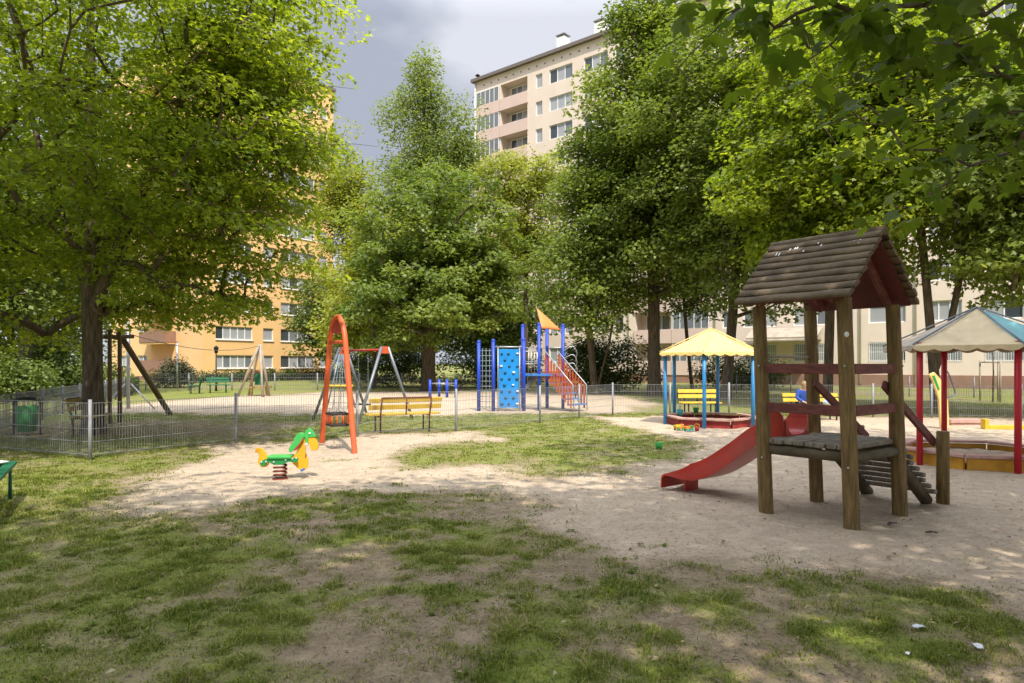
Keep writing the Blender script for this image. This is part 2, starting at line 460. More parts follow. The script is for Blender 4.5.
def ground_mat():
    m, nt, out = new_mat('ground')
    N, L = nt.nodes, nt.links
    geo = N.new('ShaderNodeNewGeometry')

    def noise(s, d=6, r=0.6):
        n = N.new('ShaderNodeTexNoise'); n.inputs['Scale'].default_value = s; n.inputs['Detail'].default_value = d; n.inputs['Roughness'].default_value = r
        L.new(geo.outputs['Position'], n.inputs['Vector']); return n.outputs['Fac']

    def ramp(src, p0, c0, p1, c1, mid=None):
        r = N.new('ShaderNodeValToRGB'); e = r.color_ramp.elements
        e[0].position = p0; e[0].color = (*c0, 1); e[1].position = p1; e[1].color = (*c1, 1)
        if mid: x = e.new(mid[0]); x.color = (*mid[1], 1)
        L.new(src, r.inputs[0]); return r.outputs[0]

    def mix(f, a, b, mode='MIX'):
        x = N.new('ShaderNodeMixRGB'); x.blend_type = mode
        if isinstance(f, float): x.inputs['Fac'].default_value = f
        else: L.new(f, x.inputs['Fac'])
        for s_, v in (('Color1', a), ('Color2', b)):
            if isinstance(v, tuple): x.inputs[s_].default_value = (*v, 1)
            else: L.new(v, x.inputs[s_])
        return x.outputs[0]

    def attr(n):
        a = N.new('ShaderNodeAttribute'); a.attribute_name = n; return a.outputs['Fac']
    n_big = noise(0.7, 5); n_mid = noise(4.5, 6); n_fine = noise(26, 5, 0.75); n_grain = noise(110, 4, 0.8)
    sand = ramp(n_mid, 0.28, (0.45, 0.37, 0.28), 0.70, (0.58, 0.495, 0.39))
    sand = mix(ramp(n_fine, 0.33, (1, 1, 1), 0.46, (0, 0, 0)), sand, (0.27, 0.205, 0.145))
    sand = mix(0.75, sand, ramp(n_grain, 0.3, (0.55, 0.5, 0.45), 0.7, (1.3, 1.25, 1.2)), 'MULTIPLY')
    sand = mix(0.35, sand, ramp(n_big, 0.3, (0.75, 0.72, 0.68), 0.7, (1.15, 1.12, 1.08)), 'MULTIPLY')
    soil = ramp(n_mid, 0.3, (0.20, 0.15, 0.095), 0.72, (0.38, 0.30, 0.205))
    soil = mix(ramp(n_fine, 0.55, (0, 0, 0), 0.66, (1, 1, 1)), soil, (0.36, 0.28, 0.18))
    soil = mix(ramp(n_fine, 0.34, (1, 1, 1), 0.44, (0, 0, 0)), soil, (0.07, 0.055, 0.035))
    soil = mix(0.7, soil, ramp(n_grain, 0.3, (0.4, 0.38, 0.36), 0.7, (1.5, 1.48, 1.45)), 'MULTIPLY')
    turf = ramp(n_fine, 0.3, (0.085, 0.12, 0.018), 0.72, (0.29, 0.31, 0.065), (0.5, (0.165, 0.21, 0.032)))
    turf = mix(0.7, turf, ramp(n_grain, 0.3, (0.45, 0.45, 0.4), 0.7, (1.5, 1.5, 1.5)), 'MULTIPLY')
    turf = mix(ramp(n_fine, 0.56, (0, 0, 0), 0.66, (1, 1, 1)), turf, (0.20, 0.155, 0.09))
    turf = mix(ramp(n_mid, 0.52, (0, 0, 0), 0.85, (1, 1, 1)), turf, (0.28, 0.25, 0.09))
    # edge breakup
    def mth(op, a, b):
        x = N.new('ShaderNodeMath'); x.operation = op
        for i, v in enumerate((a, b)):
            if isinstance(v, float): x.inputs[i].default_value = v
            else: L.new(v, x.inputs[i])
        return x.outputs[0]
    jit = mth('MULTIPLY', mth('SUBTRACT', n_fine, 0.5), 0.9)
    sm = ramp(mth('ADD', attr('sand'), jit), 0.12, (0, 0, 0), 0.85, (1, 1, 1))
    gm = ramp(mth('ADD', attr('grassy'), mth('MULTIPLY', jit, 1.9)), 0.36, (0, 0, 0), 0.98, (1, 1, 1))
    base = mix(sm, soil, sand); base = mix(gm, base, turf)
    b = N.new('ShaderNodeBsdfPrincipled'); b.inputs['Roughness'].default_value = 0.95; b.inputs['Specular IOR Level'].default_value = 0.1
    L.new(base, b.inputs['Base Color'])
    bp = N.new('ShaderNodeBump'); bp.inputs['Strength'].default_value = 0.9; bp.inputs['Distance'].default_value = 0.05
    vo = N.new('ShaderNodeTexVoronoi'); vo.feature = 'SMOOTH_F1'; vo.inputs['Scale'].default_value = 4.6; vo.inputs['Smoothness'].default_value = 0.35; vo.inputs['Randomness'].default_value = 1.0
    L.new(geo.outputs['Position'], vo.inputs['Vector'])
    dent = N.new('ShaderNodeMapRange'); dent.inputs['From Min'].default_value = 0.05; dent.inputs['From Max'].default_value = 0.42; L.new(vo.outputs['Distance'], dent.inputs['Value'])
    h = mth('ADD', mth('MULTIPLY', noise(9, 5, 0.55), 1.1), mth('ADD', mth('MULTIPLY', n_fine, 0.4), mth('MULTIPLY', mth('MULTIPLY', dent.outputs[0], attr('sand')), 0.8)))
    L.new(h, bp.inputs['Height']); L.new(bp.outputs[0], b.inputs['Normal'])
    L.new(b.outputs[0], out.inputs['Surface'])
    return m


me.materials.append(ground_mat())
tag(link('ground', me), kind='structure')


# ------------------------------------------------------------------ buildings
_win_cache = {}


def window_meshes(w, h, n, style):
    k = (round(w, 2), round(h, 2), n, style)
    if k in _win_cache: return _win_cache[k]
    fr = MB(); t = 0.075
    fr.box(0, w, 0.10, 0.18, 0, t); fr.box(0, w, 0.10, 0.18, h - t, h)
    for i in range(n + 1):
        x = i * (w - t) / n
        fr.box(x, x + t, 0.102, 0.182, t, h - t)
    pa = MB()
    pw = (w - t) / n
    rr = random.Random(style * 13 + n)
    for i in range(n):
        x0 = i * pw + t; x1 = (i + 1) * pw
        pa.add([(x0, 0.14, t), (x1, 0.14, t), (x1, 0.14, h - t), (x0, 0.14, h - t)], [(0, 1, 2, 3)], [1, 2, 1, 0, 1, 2, 1, 2][(rr.randrange(8) + style) % 8])
    _win_cache[k] = (fr.mesh('window', M['frame_white']), pa.mesh('pane', [M['glass'], M['curtain'], M['glass_dim']]))
    return _win_cache[k]


def facade(mb, W, H, holes, y=0.0, depth=0.16, mi=0):
    """wall in the xz plane facing -y with rectangular holes [(x0,x1,z0,z1,d)] that get reveals d deep and, for deep ones, a back"""
    us = sorted({0.0, W} | {round(h[0], 3) for h in holes} | {round(h[1], 3) for h in holes})
    zs_ = sorted({0.0, H} | {round(h[2], 3) for h in holes} | {round(h[3], 3) for h in holes})
    ui = {u: i for i, u in enumerate(us)}; zi = {z: i for i, z in enumerate(zs_)}
    hole = set()
    for h in holes:
        for a in range(ui[round(h[0], 3)], ui[round(h[1], 3)]):
            for b in range(zi[round(h[2], 3)], zi[round(h[3], 3)]): hole.add((a, b))
    for b in range(len(zs_) - 1):
        a = 0
        while a < len(us) - 1:
            if (a, b) in hole: a += 1; continue
            a2 = a
            while a2 < len(us) - 1 and (a2, b) not in hole: a2 += 1
            x0, x1, z0, z1 = us[a], us[a2], zs_[b], zs_[b + 1]
            mb.add([(x0, y, z0), (x1, y, z0), (x1, y, z1), (x0, y, z1)], [(0, 1, 2, 3)], mi)
            a = a2
    for x0, x1, z0, z1, d in holes:
        q = [(x0, y, z0), (x1, y, z0), (x1, y, z1), (x0, y, z1)]; p = [(a, y + d, c) for a, b, c in q]
        mb.add(q + p, [(0, 4, 5, 1), (1, 5, 6, 2), (2, 6, 7, 3), (3, 7, 4, 0)], mi)
        mb.add(p, [(0, 1, 2, 3)], mi)


def put_windows(root, specs, limit=100):
    """specs: (priority, x, y, z, w, h, n) in the building's frame; a window is frame > pane"""
    specs = sorted(specs, key=lambda s_: s_[0])
    rest_f = MB()
    for i, (_, x, y, z, w, h, n, rz) in enumerate(specs):
        style = random.randrange(6)
        fm, pm = window_meshes(w, h, n, style)
        if i < limit:
            o = link('window', fm, root); o.location = (x, y, z); o.rotation_euler = (0, 0, rz)
            link('pane', pm, o)
        else:
            mt = Matrix.Translation((x, y, z)) @ Matrix.Rotation(rz, 4, 'Z')
            for src, off in ((fm, 0), (pm, 1)):
                rest_f.add([mt @ v.co for v in src.vertices], [], 0)
                o0 = len(rest_f.v) - len(src.vertices)
                for p in src.polygons:
                    rest_f.f.append(tuple(o0 + k for k in p.vertices)); rest_f.m.append(off + p.material_index); rest_f.s.append(False)
    if rest_f.v:
        o = rest_f.build('windows_beyond', [M['frame_white'], M['glass'], M['curtain'], M['glass_dim']], root, fix=False)
        o.name = 'window_rows'; o['kind'] = 'stuff'


# beige slab, running from far left to near right
FLOORS, ST, Z0 = 11, 2.67, 0.85
bA = thing('apartment_building', 'long beige apartment block with pale pink balcony fronts and brown plinth behind the lime trees', 'building',
           (-3.9, 72.0, 0), math.atan2(-0.6457, 0.7635))
W_A, H_A = 62.0, Z0 + FLOORS * ST + 0.95
holes = []; wins = []; par = MB(); glz = MB(); glp = MB(); bars = MB()
cols = [('g', 0.25, 3.4), ('o', 3.6, 7.1), ('w', 8.15, 8.95, 1), ('w', 9.8, 12.5, 3), ('w', 13.8, 16.4, 3), ('w', 17.1, 18.0, 1), ('o', 19.2, 22.6), ('g', 22.8, 26.0),
        ('w', 27.1, 28.0, 1), ('w', 28.8, 31.4, 3), ('w', 32.6, 35.1, 3), ('w', 35.8, 36.7, 1), ('w', 37.7, 40.0, 2), ('w', 41.2, 43.2, 3), ('w', 44.4, 46.4, 2), ('w', 48, 50.4, 3),
        ('w', 52, 54.4, 3), ('w', 56, 58.4, 3)]
for k in range(FLOORS):
    zf = Z0 + ST * k
    for c in cols:
        u0, u1 = c[1], c[2]
        pr = 50 + u0 * -0.6 + k * 1.5
        if u0 < 13 and k >= 6: pr = -50 + u0
        if u0 > 36 and k < 4: pr = -20
        if u0 > 56: pr = 200
        if c[0] == 'w':
            holes.append((u0, u1, zf + 0.9, zf + 2.25, 0.17)); wins.append((pr, u0, 0, zf + 0.9, u1 - u0, 1.35, c[3], 0))
            if k == 0 and u0 > 27:                                   # burglar bars on the ground floor
                bars = MB()
                for x in np.arange(u0 + 0.06, u1, 0.13): bars.box(x, x + 0.022, -0.05, -0.03, zf + 0.92, zf + 2.22)
                for z in (zf + 0.95, zf + 1.55, zf + 2.17): bars.box(u0, u1, -0.03, -0.012, z, z + 0.03)
                bars.build('window_grille', M['frame_white'], bA)
        else:
            holes.append((u0, u1, zf + 0.02, zf + 2.45, 1.15))
            MB().box(u0 - 0.08, u1 + 0.08, -0.12, 0.0 - 0.004, zf - 0.2, zf + 0.98).build('balcony_front', M['wall_pink'], bA)
            wins.append((pr + 0.5, u0 + 0.5, 1.15 - 0.2, zf + 0.85, 2.3, 1.45, 3, 0))
            if c[0] == 'g':
                glz = MB(); glp = MB()
                for j in range(6):
                    x = u0 + (u1 - u0 - 0.06) * j / 5
                    glz.box(x, x + 0.06, -0.09, -0.03, zf + 0.985, zf + 2.44)
                glz.box(u0, u1, -0.085, -0.035, zf + 2.38, zf + 2.46)
                glp.add([(u0 + 0.06, -0.06, zf + 0.985), (u1 - 0.06, -0.06, zf + 0.985), (u1 - 0.06, -0.06, zf + 2.38), (u0 + 0.06, -0.06, zf + 2.38)], [(0, 1, 2, 3)])
                gz = glz.build('balcony_glazing', M['frame_white'], bA); glp.build('pane', M['glass_dim'], gz, fix=False)
wl_ = MB(); facade(wl_, W_A, H_A, holes)
wl_.add([(0, 0, 0), (0, 12, 0), (0, 12, H_A), (0, 0, H_A)], [(0, 3, 2, 1)])
wl_.add([(W_A, 0, 0), (W_A, 12, 0), (W_A, 12, H_A), (W_A, 0, H_A)], [(0, 1, 2, 3)])
wl_.add([(0, 12, 0), (W_A, 12, 0), (W_A, 12, H_A), (0, 12, H_A)], [(0, 3, 2, 1)])
wl_.build('wall', M['wall_beige'], bA, fix=False)
MB().box(-0.05, W_A + 0.05, -0.06, 11.9, -0.1, 0.85).build('plinth', M['plinth'], bA)
rf = MB().box(-0.3, W_A + 0.3, -0.38, 12.3, H_A, H_A + 0.32).build('roof', M['cornice'], bA)
vn = MB()
for i in range(60): vn.box(1.2 + i, 1.38 + i, -0.012, 0.02, H_A - 0.62, H_A - 0.47)
vn.build('attic_vents', M['cornice'], bA)
for u, w in ((10.3, 0.9), (14.6, 1.0), (24.4, 1.0), (27.0, 1.0), (36, 1.1), (46, 1.0)):
    c = MB().box(u, u + w, 0.5, 1.4, H_A + 0.32, H_A + 1.75).build('chimney', M['white'], rf)
    MB().box(u - 0.08, u + w + 0.08, 0.42, 1.48, H_A + 1.95, H_A + 2.03).box(u + .05, u + .12, .55, .62, H_A + 1.75, H_A + 1.96).box(u + w - .12, u + w - .05, .55, .62, H_A + 1.75, H_A + 1.96).build('chimney_cap', M['steel'], rf)
MB().tube([(0.1, 0.3, H_A), (0.1, 0.3, H_A + 0.8)], 0.12).lathe([(0.03, 1.05), (0.28, 0.85), (0.03, 0.8)], 10, (0.1, 0.3, H_A)).build('roof_vent', M['black'], bA)
put_windows(bA, wins)
for u in (0.12, 18.55, 26.5, 37.2, 40.6, 47.2): MB().tube([(u, -0.09, 0.2), (u, -0.09, H_A)], 0.06, 8).build('downpipe', M['frame_white'], bA)
# entrance canopy
MB().box(29.6, 34.6, -1.6, -0.01, 3.35, 3.55).add([(29.5, -1.7, 3.35), (34.7, -1.7, 3.35), (34.7, -0.05, 4.3), (29.5, -0.05, 4.3), (29.5, -1.7, 3.25), (34.7, -1.7, 3.25)], [(0, 1, 2, 3), (4, 5, 1, 0)]).build('entrance_canopy', M['roof_grey'], bA)

# orange block on the left
bO = thing('apartment_building', 'tall orange apartment block with white framed windows behind the big left maple', 'building', (-28.1, 62.0, 0), math.atan2(0.84, 0.54))
W_O, H_O, D_O = 15.6, 31.5, 16.0
holes = []; wins = []; holes2 = []
for k in range(11):
    zs0 = 1.15 + 2.7 * k
    for u0, w, n in ((1.3, 4.0, 5), (6.5, 1.2, 1), (8.6, 4.4, 4), (13.6, 1.2, 1)):
        holes.append((u0, u0 + w, zs0, zs0 + 1.25, 0.17)); wins.append((k + u0 * 0.1, u0, 0, zs0, w, 1.25, n, 0))
    for u0, w, n in ((1.2, 2.4, 3), (5.2, 1.6, 2)):
        holes2.append((u0, u0 + w, zs0, zs0 + 1.25, 0.17))
        wins.append((k + 3.2, 0, D_O - u0, zs0, w, 1.25, n, -PI / 2))
m1 = MB(); facade(m1, W_O, H_O, holes)
m1.add([(W_O, 0, 0), (W_O, D_O, 0), (W_O, D_O, H_O), (W_O, 0, H_O)], [(0, 1, 2, 3)])
m1.add([(0, D_O, 0), (W_O, D_O, 0), (W_O, D_O, H_O), (0, D_O, H_O)], [(0, 3, 2, 1)])
m1.build('wall', M['wall_orange'], bO, fix=False)
m2 = MB(); facade(m2, D_O, H_O, holes2)
e = m2.build('end_wall', M['wall_peach'], bO, fix=False); e.location = (0, D_O, 0); e.rotation_euler = (0, 0, -PI / 2)
MB().box(-0.2, W_O + 0.2, -0.25, D_O + 0.2, H_O, H_O + 0.3).build('roof', M['cornice'], bO)
MB().box(-0.04, W_O, -0.04, D_O, -0.1, 0.35).build('plinth', M['plinth'], bO)
sill = MB()
for x0, x1, z0, z1, d in holes: sill.box(x0 - 0.05, x1 + 0.05, -0.09, -0.003, z0 - 0.07, z0 - 0.005)
sill.build('sills', M['frame_white'], bO)
rng = random.Random(3)
put_windows(bO, wins)
# strip of balconies on the end wall
for k in range(11):
    z = 0.9 + 2.7 * k
    MB().box(-1.1, -0.005, 4.2, 8.6, z, z + 1.0).build('balcony_front', M['plinth'], bO)
    MB().box(-1.05, -0.008, 4.25, 8.55, z - 0.16, z - 0.004).build('balcony_slab', M['wall_peach'], bO)

# ------------------------------------------------------------------ fences


def fence(name, label, pts, hgt, matl, spacing=0.05, bar=0.0032, post_r=0.03, group=None, lift=0.06, pmat=None):
    root = thing(name, label, 'fence', (pts[0][0], pts[0][1], 0), 0, group)
    ox, oy = pts[0]
    for i in range(len(pts)):
        p = (pts[i][0] - ox, pts[i][1] - oy)
        MB().tube([(p[0], p[1], -0.2), (p[0], p[1], hgt + 0.05)], post_r, 8).build('post', pmat or matl, root)
        if i == len(pts) - 1: break
        q = (pts[i + 1][0] - ox, pts[i + 1][1] - oy)
        a, b = Vector((*p, 0)), Vector((*q, 0)); d = b - a; Ln = d.length; d.normalize()
        m = MB(); n = int(Ln / spacing)
        for j in range(1, n):
            c = a + d * (Ln * j / n)
            m.tube([(c.x, c.y, lift), (c.x, c.y, hgt)], bar, 4, cap=False, smooth=False)
        sd = Vector((-d.y, d.x, 0)) * (bar * 1.9)
        for z in np.linspace(lift + 0.03, hgt - 0.015, 5):
            for s_ in (-1, 1):
                m.tube([a + sd * s_ + Vector((0, 0, z)), b + sd * s_ + Vector((0, 0, z))], bar * 1.35, 4, cap=False, smooth=False)
        m.build('mesh_panel', matl, root, fix=False)
    return root


front = [(-14.6, 13.0), (-12.2, 12.9), (-9.7, 12.75), (-7.17, 11.6), (-5.7, 14.1), (-3.47, 15.3), (-1.34, 16.4), (0.77, 18.8), (2.0, 20.3), (3.2, 21.7), (5.05, 21.8),
         (6.9, 21.7), (9.2, 21.2), (11.0, 20.8), (12.6, 20.5), (15.0, 20.1), (17.4, 19.8), (19.8, 19.4), (22.2, 19.0)]
fence('mesh_fence', 'long grey wire mesh fence between the spring rider lawn and the far playground', front, 0.98, M['fence_zinc'], 0.05, 0.0036)
side = [(-11.0 - 0.364 * s, 13.1 + s * 0.931) for s in np.arange(0, 28, 2.4)]
fence('mesh_fence', 'dark close barred fence running back on the left beside the green bin', side, 0.88, M['fence_grey'], 0.11, 0.008, 0.035)
back = [(-22 + 2.55 * i, 41 + 0.1 * i) for i in range(13)]
fence('mesh_fence', 'distant grey fence across the back of the far sand playground', back, 1.0, M['fence_grey'], 0.1, 0.008, 0.04, pmat=M['fence_zinc'])
fence('mesh_fence', 'low grey fence under the trees in front of the beige block', [(12 + 2.5 * i, 36.5 - 1.0 * i) for i in range(12)], 0.95, M['fence_grey'], 0.1, 0.006, 0.035)

# ------------------------------------------------------------------ trees
QUAD = np.array([(0, 0, 0), (0.42, -0.34, 0.04), (1, 0, -0.06), (0.45, 0.34, 0.04)], float)
LOBE = np.array([(0, 0, 0), (0.12, -0.36, 0.02), (0.42, -0.5, -0.04), (0.5, -0.22, 0.04), (1, 0, -0.1), (0.5, 0.22, 0.04), (0.42, 0.5, -0.04), (0.12, 0.36, 0.02)], float)
MAPLE = np.array([(0, 0, 0.03), (-0.06, -0.22, -0.03), (0.10, -0.50, -0.14), (0.22, -0.33, -0.04), (0.45, -0.52, -0.15), (0.58, -0.42, -0.12), (0.56, -0.17, 0.05), (0.78, -0.16, -0.04),
                  (1.0, 0, -0.20), (0.78, 0.16, -0.04), (0.56, 0.17, 0.05), (0.58, 0.42, -0.10), (0.45, 0.52, -0.15), (0.22, 0.33, -0.04), (0.10, 0.50, -0.12), (-0.06, 0.22, -0.03)], float)


def leaf_verts(P, d, n, L, T):
    d = unit(d); n = unit(n - d * (n * d).sum(1, keepdims=True)); s = np.cross(n, d)
    V = P[:, None] + L[:, None, None] * (T[None, :, 0:1] * d[:, None] + T[None, :, 1:2] * s[:, None] + T[None, :, 2:3] * n[:, None])
    return V.reshape(-1, 3)


def leaves_at(C, rs, m, spread, flat, L, T, axis=None, droop=0.25, up=0.75, tint0=None):
    """m leaves about each clump centre C"""
    N = len(C)
    ci = np.repeat(np.arange(N), m)
    sp = spread if np.isscalar(spread) else np.repeat(spread, m)[:, None]
    off = rs.randn(N * m, 3); off = off / np.maximum(1, np.linalg.norm(off, axis=1, keepdims=True) / 1.7)
    off = off * sp * np.array([1, 1, flat])
    P = C[ci] + off
    P[:, 2] -= 0.22 * (np.linalg.norm(off[:, :2], axis=1)) ** 2 / np.maximum(0.3, np.abs(sp).ravel() if not np.isscalar(sp) else sp)
    az = rs.rand(N * m) * 2 * PI
    d = np.stack([np.cos(az), np.sin(az), -droop + 0.45 * rs.randn(N * m)], 1)
    d[:, :2] += 0.9 * unit(off[:, :2] + 1e-6)
    if axis is not None: d[:, :2] += 0.5 * unit(P[:, :2] - np.asarray(axis)[None, :2])
    n = rs.randn(N * m, 3) * 0.5; n[:, 2] += up
    n += 0.35 * unit(off)
    if axis is not None:
        cen = np.array([P[:, 0].mean(), P[:, 1].mean(), np.percentile(P[:, 2], 35)]); n += 0.45 * unit(P - cen)
    Ls = L * (0.65 + 0.6 * rs.rand(N * m))
    V = leaf_verts(P, d, n, Ls, T)
    tint = np.clip(0.42 + 0.18 * rs.randn(N * m) + 0.6 * (np.repeat(rs.rand(N), m) - 0.5), 0, 1)
    return V, tint


def skeleton(rs, trunk, C, forks=None, n_heavy=10 ** 9):
    """trunk: list of points; C: clump centres. Joins each clump to the nearest limb and returns polylines with node ids"""
    nodes = [np.array(p, float) for p in trunk]; par = [-1] + list(range(len(trunk) - 1))
    start = max(1, int(len(trunk) * 0.3)); usable = list(range(start, len(trunk)))
    lines = [list(range(len(trunk)))]
    for f in (forks or []):
        b = f[0]; ids = [b]
        for p in f[1:]:
            nodes.append(np.array(p, float)); par.append(ids[-1]); ids.append(len(nodes) - 1); usable.append(len(nodes) - 1)
        lines.append(ids)
    ax = np.array(trunk)
    dist = np.array([np.min(np.linalg.norm(ax - c, axis=1)) for c in C])
    ends = []
    for ci in np.argsort(dist):
        c = C[ci]; Nn = np.array([nodes[u] for u in usable])
        dv = c - Nn; dl = np.linalg.norm(dv, axis=1); hd = np.linalg.norm(dv[:, :2], axis=1)
        cost = dl + 1.1 * np.maximum(0, 0.35 * hd - dv[:, 2])
        b = usable[int(np.argmin(cost))]; p0 = nodes[b]; v = c - p0; ln = np.linalg.norm(v)
        k = 2 if ln < 0.9 else (3 if ln < 2 else 5); ids = [b]
        side = rs.randn(3) * 0.07 * ln
        for i in range(1, k + 1):
            t = i / k
            q = p0 + v * t + np.array([0, 0, 0.10 * ln]) * math.sin(PI * t) + side * math.sin(PI * t) + (rs.randn(3) * 0.03 * ln if i < k else 0)
            nodes.append(q); par.append(ids[-1]); ids.append(len(nodes) - 1); usable.append(len(nodes) - 1)
        lines.append(ids); ends.append((ci, ids[-1]))
    w = np.zeros(len(nodes))
    for ci, e_ in ends: w[e_] += 1 if ci < n_heavy else 0.06
    for i in range(len(nodes) - 1, 0, -1): w[par[i]] += w[i]
    return np.array(nodes), par, lines, w, ends


def tree(name, label, cat, base, trunk_r, height_, crowns, n_clumps, leaf, lm, bark='bark', m=150, spread=0.55, flat=0.5, L=0.16, T=QUAD, seed=1, lean=(0, 0),
         m_extra=18, clear=None, group=None, bias=0.45, fork=None, extra=None, up=0.75, droop=0.25, twigs=0, trunk_top=0.8, rough=0.22, tip=0.008):
    rs = np.random.RandomState(seed)
    root = thing(name, label, cat, (base[0], base[1], 0), 0, group)
    # crown outline: lumpy ellipsoids, local coordinates
    Cs = []
    vol = np.array([c[3] * c[4] * c[5] for c in crowns]) ** 0.8
    for c, share in zip(crowns, vol / vol.sum()):
        n = max(6, int(n_clumps * share))
        d = unit(rs.randn(n, 3)); r = rs.rand(n) ** bias
        dirs = unit(rs.randn(9, 3)); amp = rs.rand(9) - 0.5
        lump = 1 + rough * 2 * (np.exp(-2.2 * (1 - d @ dirs.T)) @ amp)
        Cs.append(np.array(c[:3]) + d * (r * np.clip(lump, 0.55, 1.35))[:, None] * np.array(c[3:6]))
    C = np.concatenate(Cs)
    C = C[C[:, 2] > 0.35]
    if clear:                                                     # an open window towards the limbs
        inside = (np.abs(C[:, 0] + 0.3) < clear[0]) & (C[:, 1] < 0.6) & (C[:, 2] > clear[1]) & (C[:, 2] < clear[2])
        C = C[~(inside & (rs.rand(len(C)) < 0.5))]
    n_main = len(C)
    if extra is not None: C = np.concatenate([C, np.array(extra, float) - np.array([base[0], base[1], 0])])
    k = 9; tr = []
    wob = rs.randn(2) * 0.12
    for i in range(k):
        t = i / (k - 1); z = -0.15 + t * (height_ * trunk_top + 0.15)
        tr.append((lean[0] * t + wob[0] * math.sin(3.1 * t) * height_ * 0.06, lean[1] * t + wob[1] * math.sin(2.7 * t) * height_ * 0.06, z))
    nodes, par, lines, w, ends = skeleton(rs, tr, C, fork, n_main)
    wt = max(w.max(), 1)
    rad = tip + (trunk_r - tip) * (w / wt) ** 0.52
    mb = MB()
    for li, ids in enumerate(lines):
        rr = [rad[i] for i in ids]
        if li > 0 and len(rr) > 1: rr[0] = min(rr[0], rr[1] * 1.25)
        if li == 0:
            rr = [max(trunk_r * (1 - 0.8 * j / (len(ids) - 1)), rr[j] * 0.9) for j in range(len(ids))]
            rr[0] = trunk_r * 1.55
            ids_p = [tuple(nodes[i]) for i in ids]
            p0, p1 = Vector(ids_p[0]), Vector(ids_p[1]); ins = [p0, p0.lerp(p1, 0.12), p0.lerp(p1, 0.3)]
            P = ins + [Vector(p) for p in ids_p[1:]]; rr = [trunk_r * 1.7, trunk_r * 1.25, trunk_r * 1.05] + rr[1:]
            mb.tube(P, rr, 14, cap=False)
        else:
            mb.tube([tuple(nodes[i]) for i in ids], rr, 6 if rr[0] > 0.03 else 4, cap=False)
    if twigs:
        for ci, e_ in ends:
            for _ in range(twigs):
                q = nodes[e_] + rs.randn(3) * np.array([1, 1, flat]) * spread * 0.8
                md = (nodes[e_] + q) / 2 + rs.randn(3) * 0.05
                mb.tube([tuple(nodes[e_]), tuple(md), tuple(q)], [tip, tip * 0.7, tip * 0.4], 3, cap=False)
    mb.build('trunk', M[bark], root, fix=False)
    V, tint = leaves_at(C[:n_main], rs, m, spread * (0.75 + 0.5 * rs.rand(n_main)), flat, L, T, axis=(0, 0), up=up, droop=droop)
    if extra is not None:
        V2, t2 = leaves_at(C[n_main:], rs, m_extra, 0.26, 0.3, L * 0.70, T, up=1.1, droop=droop); V = np.concatenate([V, V2]); tint = np.concatenate([tint, t2])
    link('crown', np_mesh('crown', V, len(T), lm, tint), root)
    return root


LM = {
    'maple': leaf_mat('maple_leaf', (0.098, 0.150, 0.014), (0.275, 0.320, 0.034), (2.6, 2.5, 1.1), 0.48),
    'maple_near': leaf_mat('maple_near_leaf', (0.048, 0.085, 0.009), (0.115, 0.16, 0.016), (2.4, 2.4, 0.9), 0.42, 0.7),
    'lime': leaf_mat('lime_leaf', (0.092, 0.142, 0.024), (0.245, 0.290, 0.058), (2.1, 2.1, 1.0), 0.36),
    'dark': leaf_mat('dark_leaf', (0.070, 0.112, 0.020), (0.175, 0.220, 0.046), (1.9, 1.9, 1.0), 0.32),
    'yellow': leaf_mat('yellow_leaf', (0.175, 0.215, 0.026), (0.37, 0.39, 0.06), (1.9, 1.8, 0.9), 0.38),
    'poplar': leaf_mat('poplar_leaf', (0.120, 0.170, 0.038), (0.290, 0.340, 0.085), (1.9, 1.9, 1.0), 0.34),
    'shrub': leaf_mat('shrub_leaf', (0.035, 0.065, 0.014), (0.10, 0.14, 0.030), (1.6, 1.6, 1.0), 0.25),
    'shrub_grey': leaf_mat('shrub_grey_leaf', (0.05, 0.062, 0.03), (0.12, 0.13, 0.06), (1.5, 1.5, 1.0), 0.2),
}

# big maple on the left, beyond the fence
tree('maple_tree', 'large layered maple with thick dark trunk beside the leaning log frame on the left', 'tree', (-9.8, 16.0), 0.235, 14.5,
     [(-0.3, -0.4, 9.4, 5.4, 5.2, 5.0), (0.2, -0.6, 5.6, 4.6, 4.4, 2.2), (3.1, -0.2, 8.2, 2.4, 3.2, 3.6), (3.0, 0.6, 6.4, 2.3, 2.6, 2.6), (-3.2, -0.6, 6.2, 4.0, 4, 3.4), (2.6, -0.4, 4.1, 2.6, 2.8, 1.5),
      (-3.2, -0.2, 3.9, 3.4, 3, 1.5), (0.8, 1.6, 3.6, 2.4, 1.6, 1.0), (3.3, 0.4, 9.4, 1.7, 2.2, 3.0), (3.3, 0.9, 6.8, 1.6, 2.0, 2.2)], 640, None, LM['maple'], 'bark', m=200, spread=0.58, flat=0.17, L=0.118, T=LOBE, seed=4, clear=(1.5, 2.2, 8.2),
     fork=[(2, (-0.5, 0.1, 4.2), (-1.3, 0.2, 6.4), (-2.0, 0, 9.4)), (2, (0.6, -0.3, 4.0), (1.7, -0.5, 6.2), (2.8, -0.6, 8.6)), (3, (-0.2, -0.6, 6.0), (-0.4, -1.6, 8.0), (-0.6, -2.2, 9.6))], bias=0.36, up=0.95, droop=0.3, twigs=3, tip=0.010)
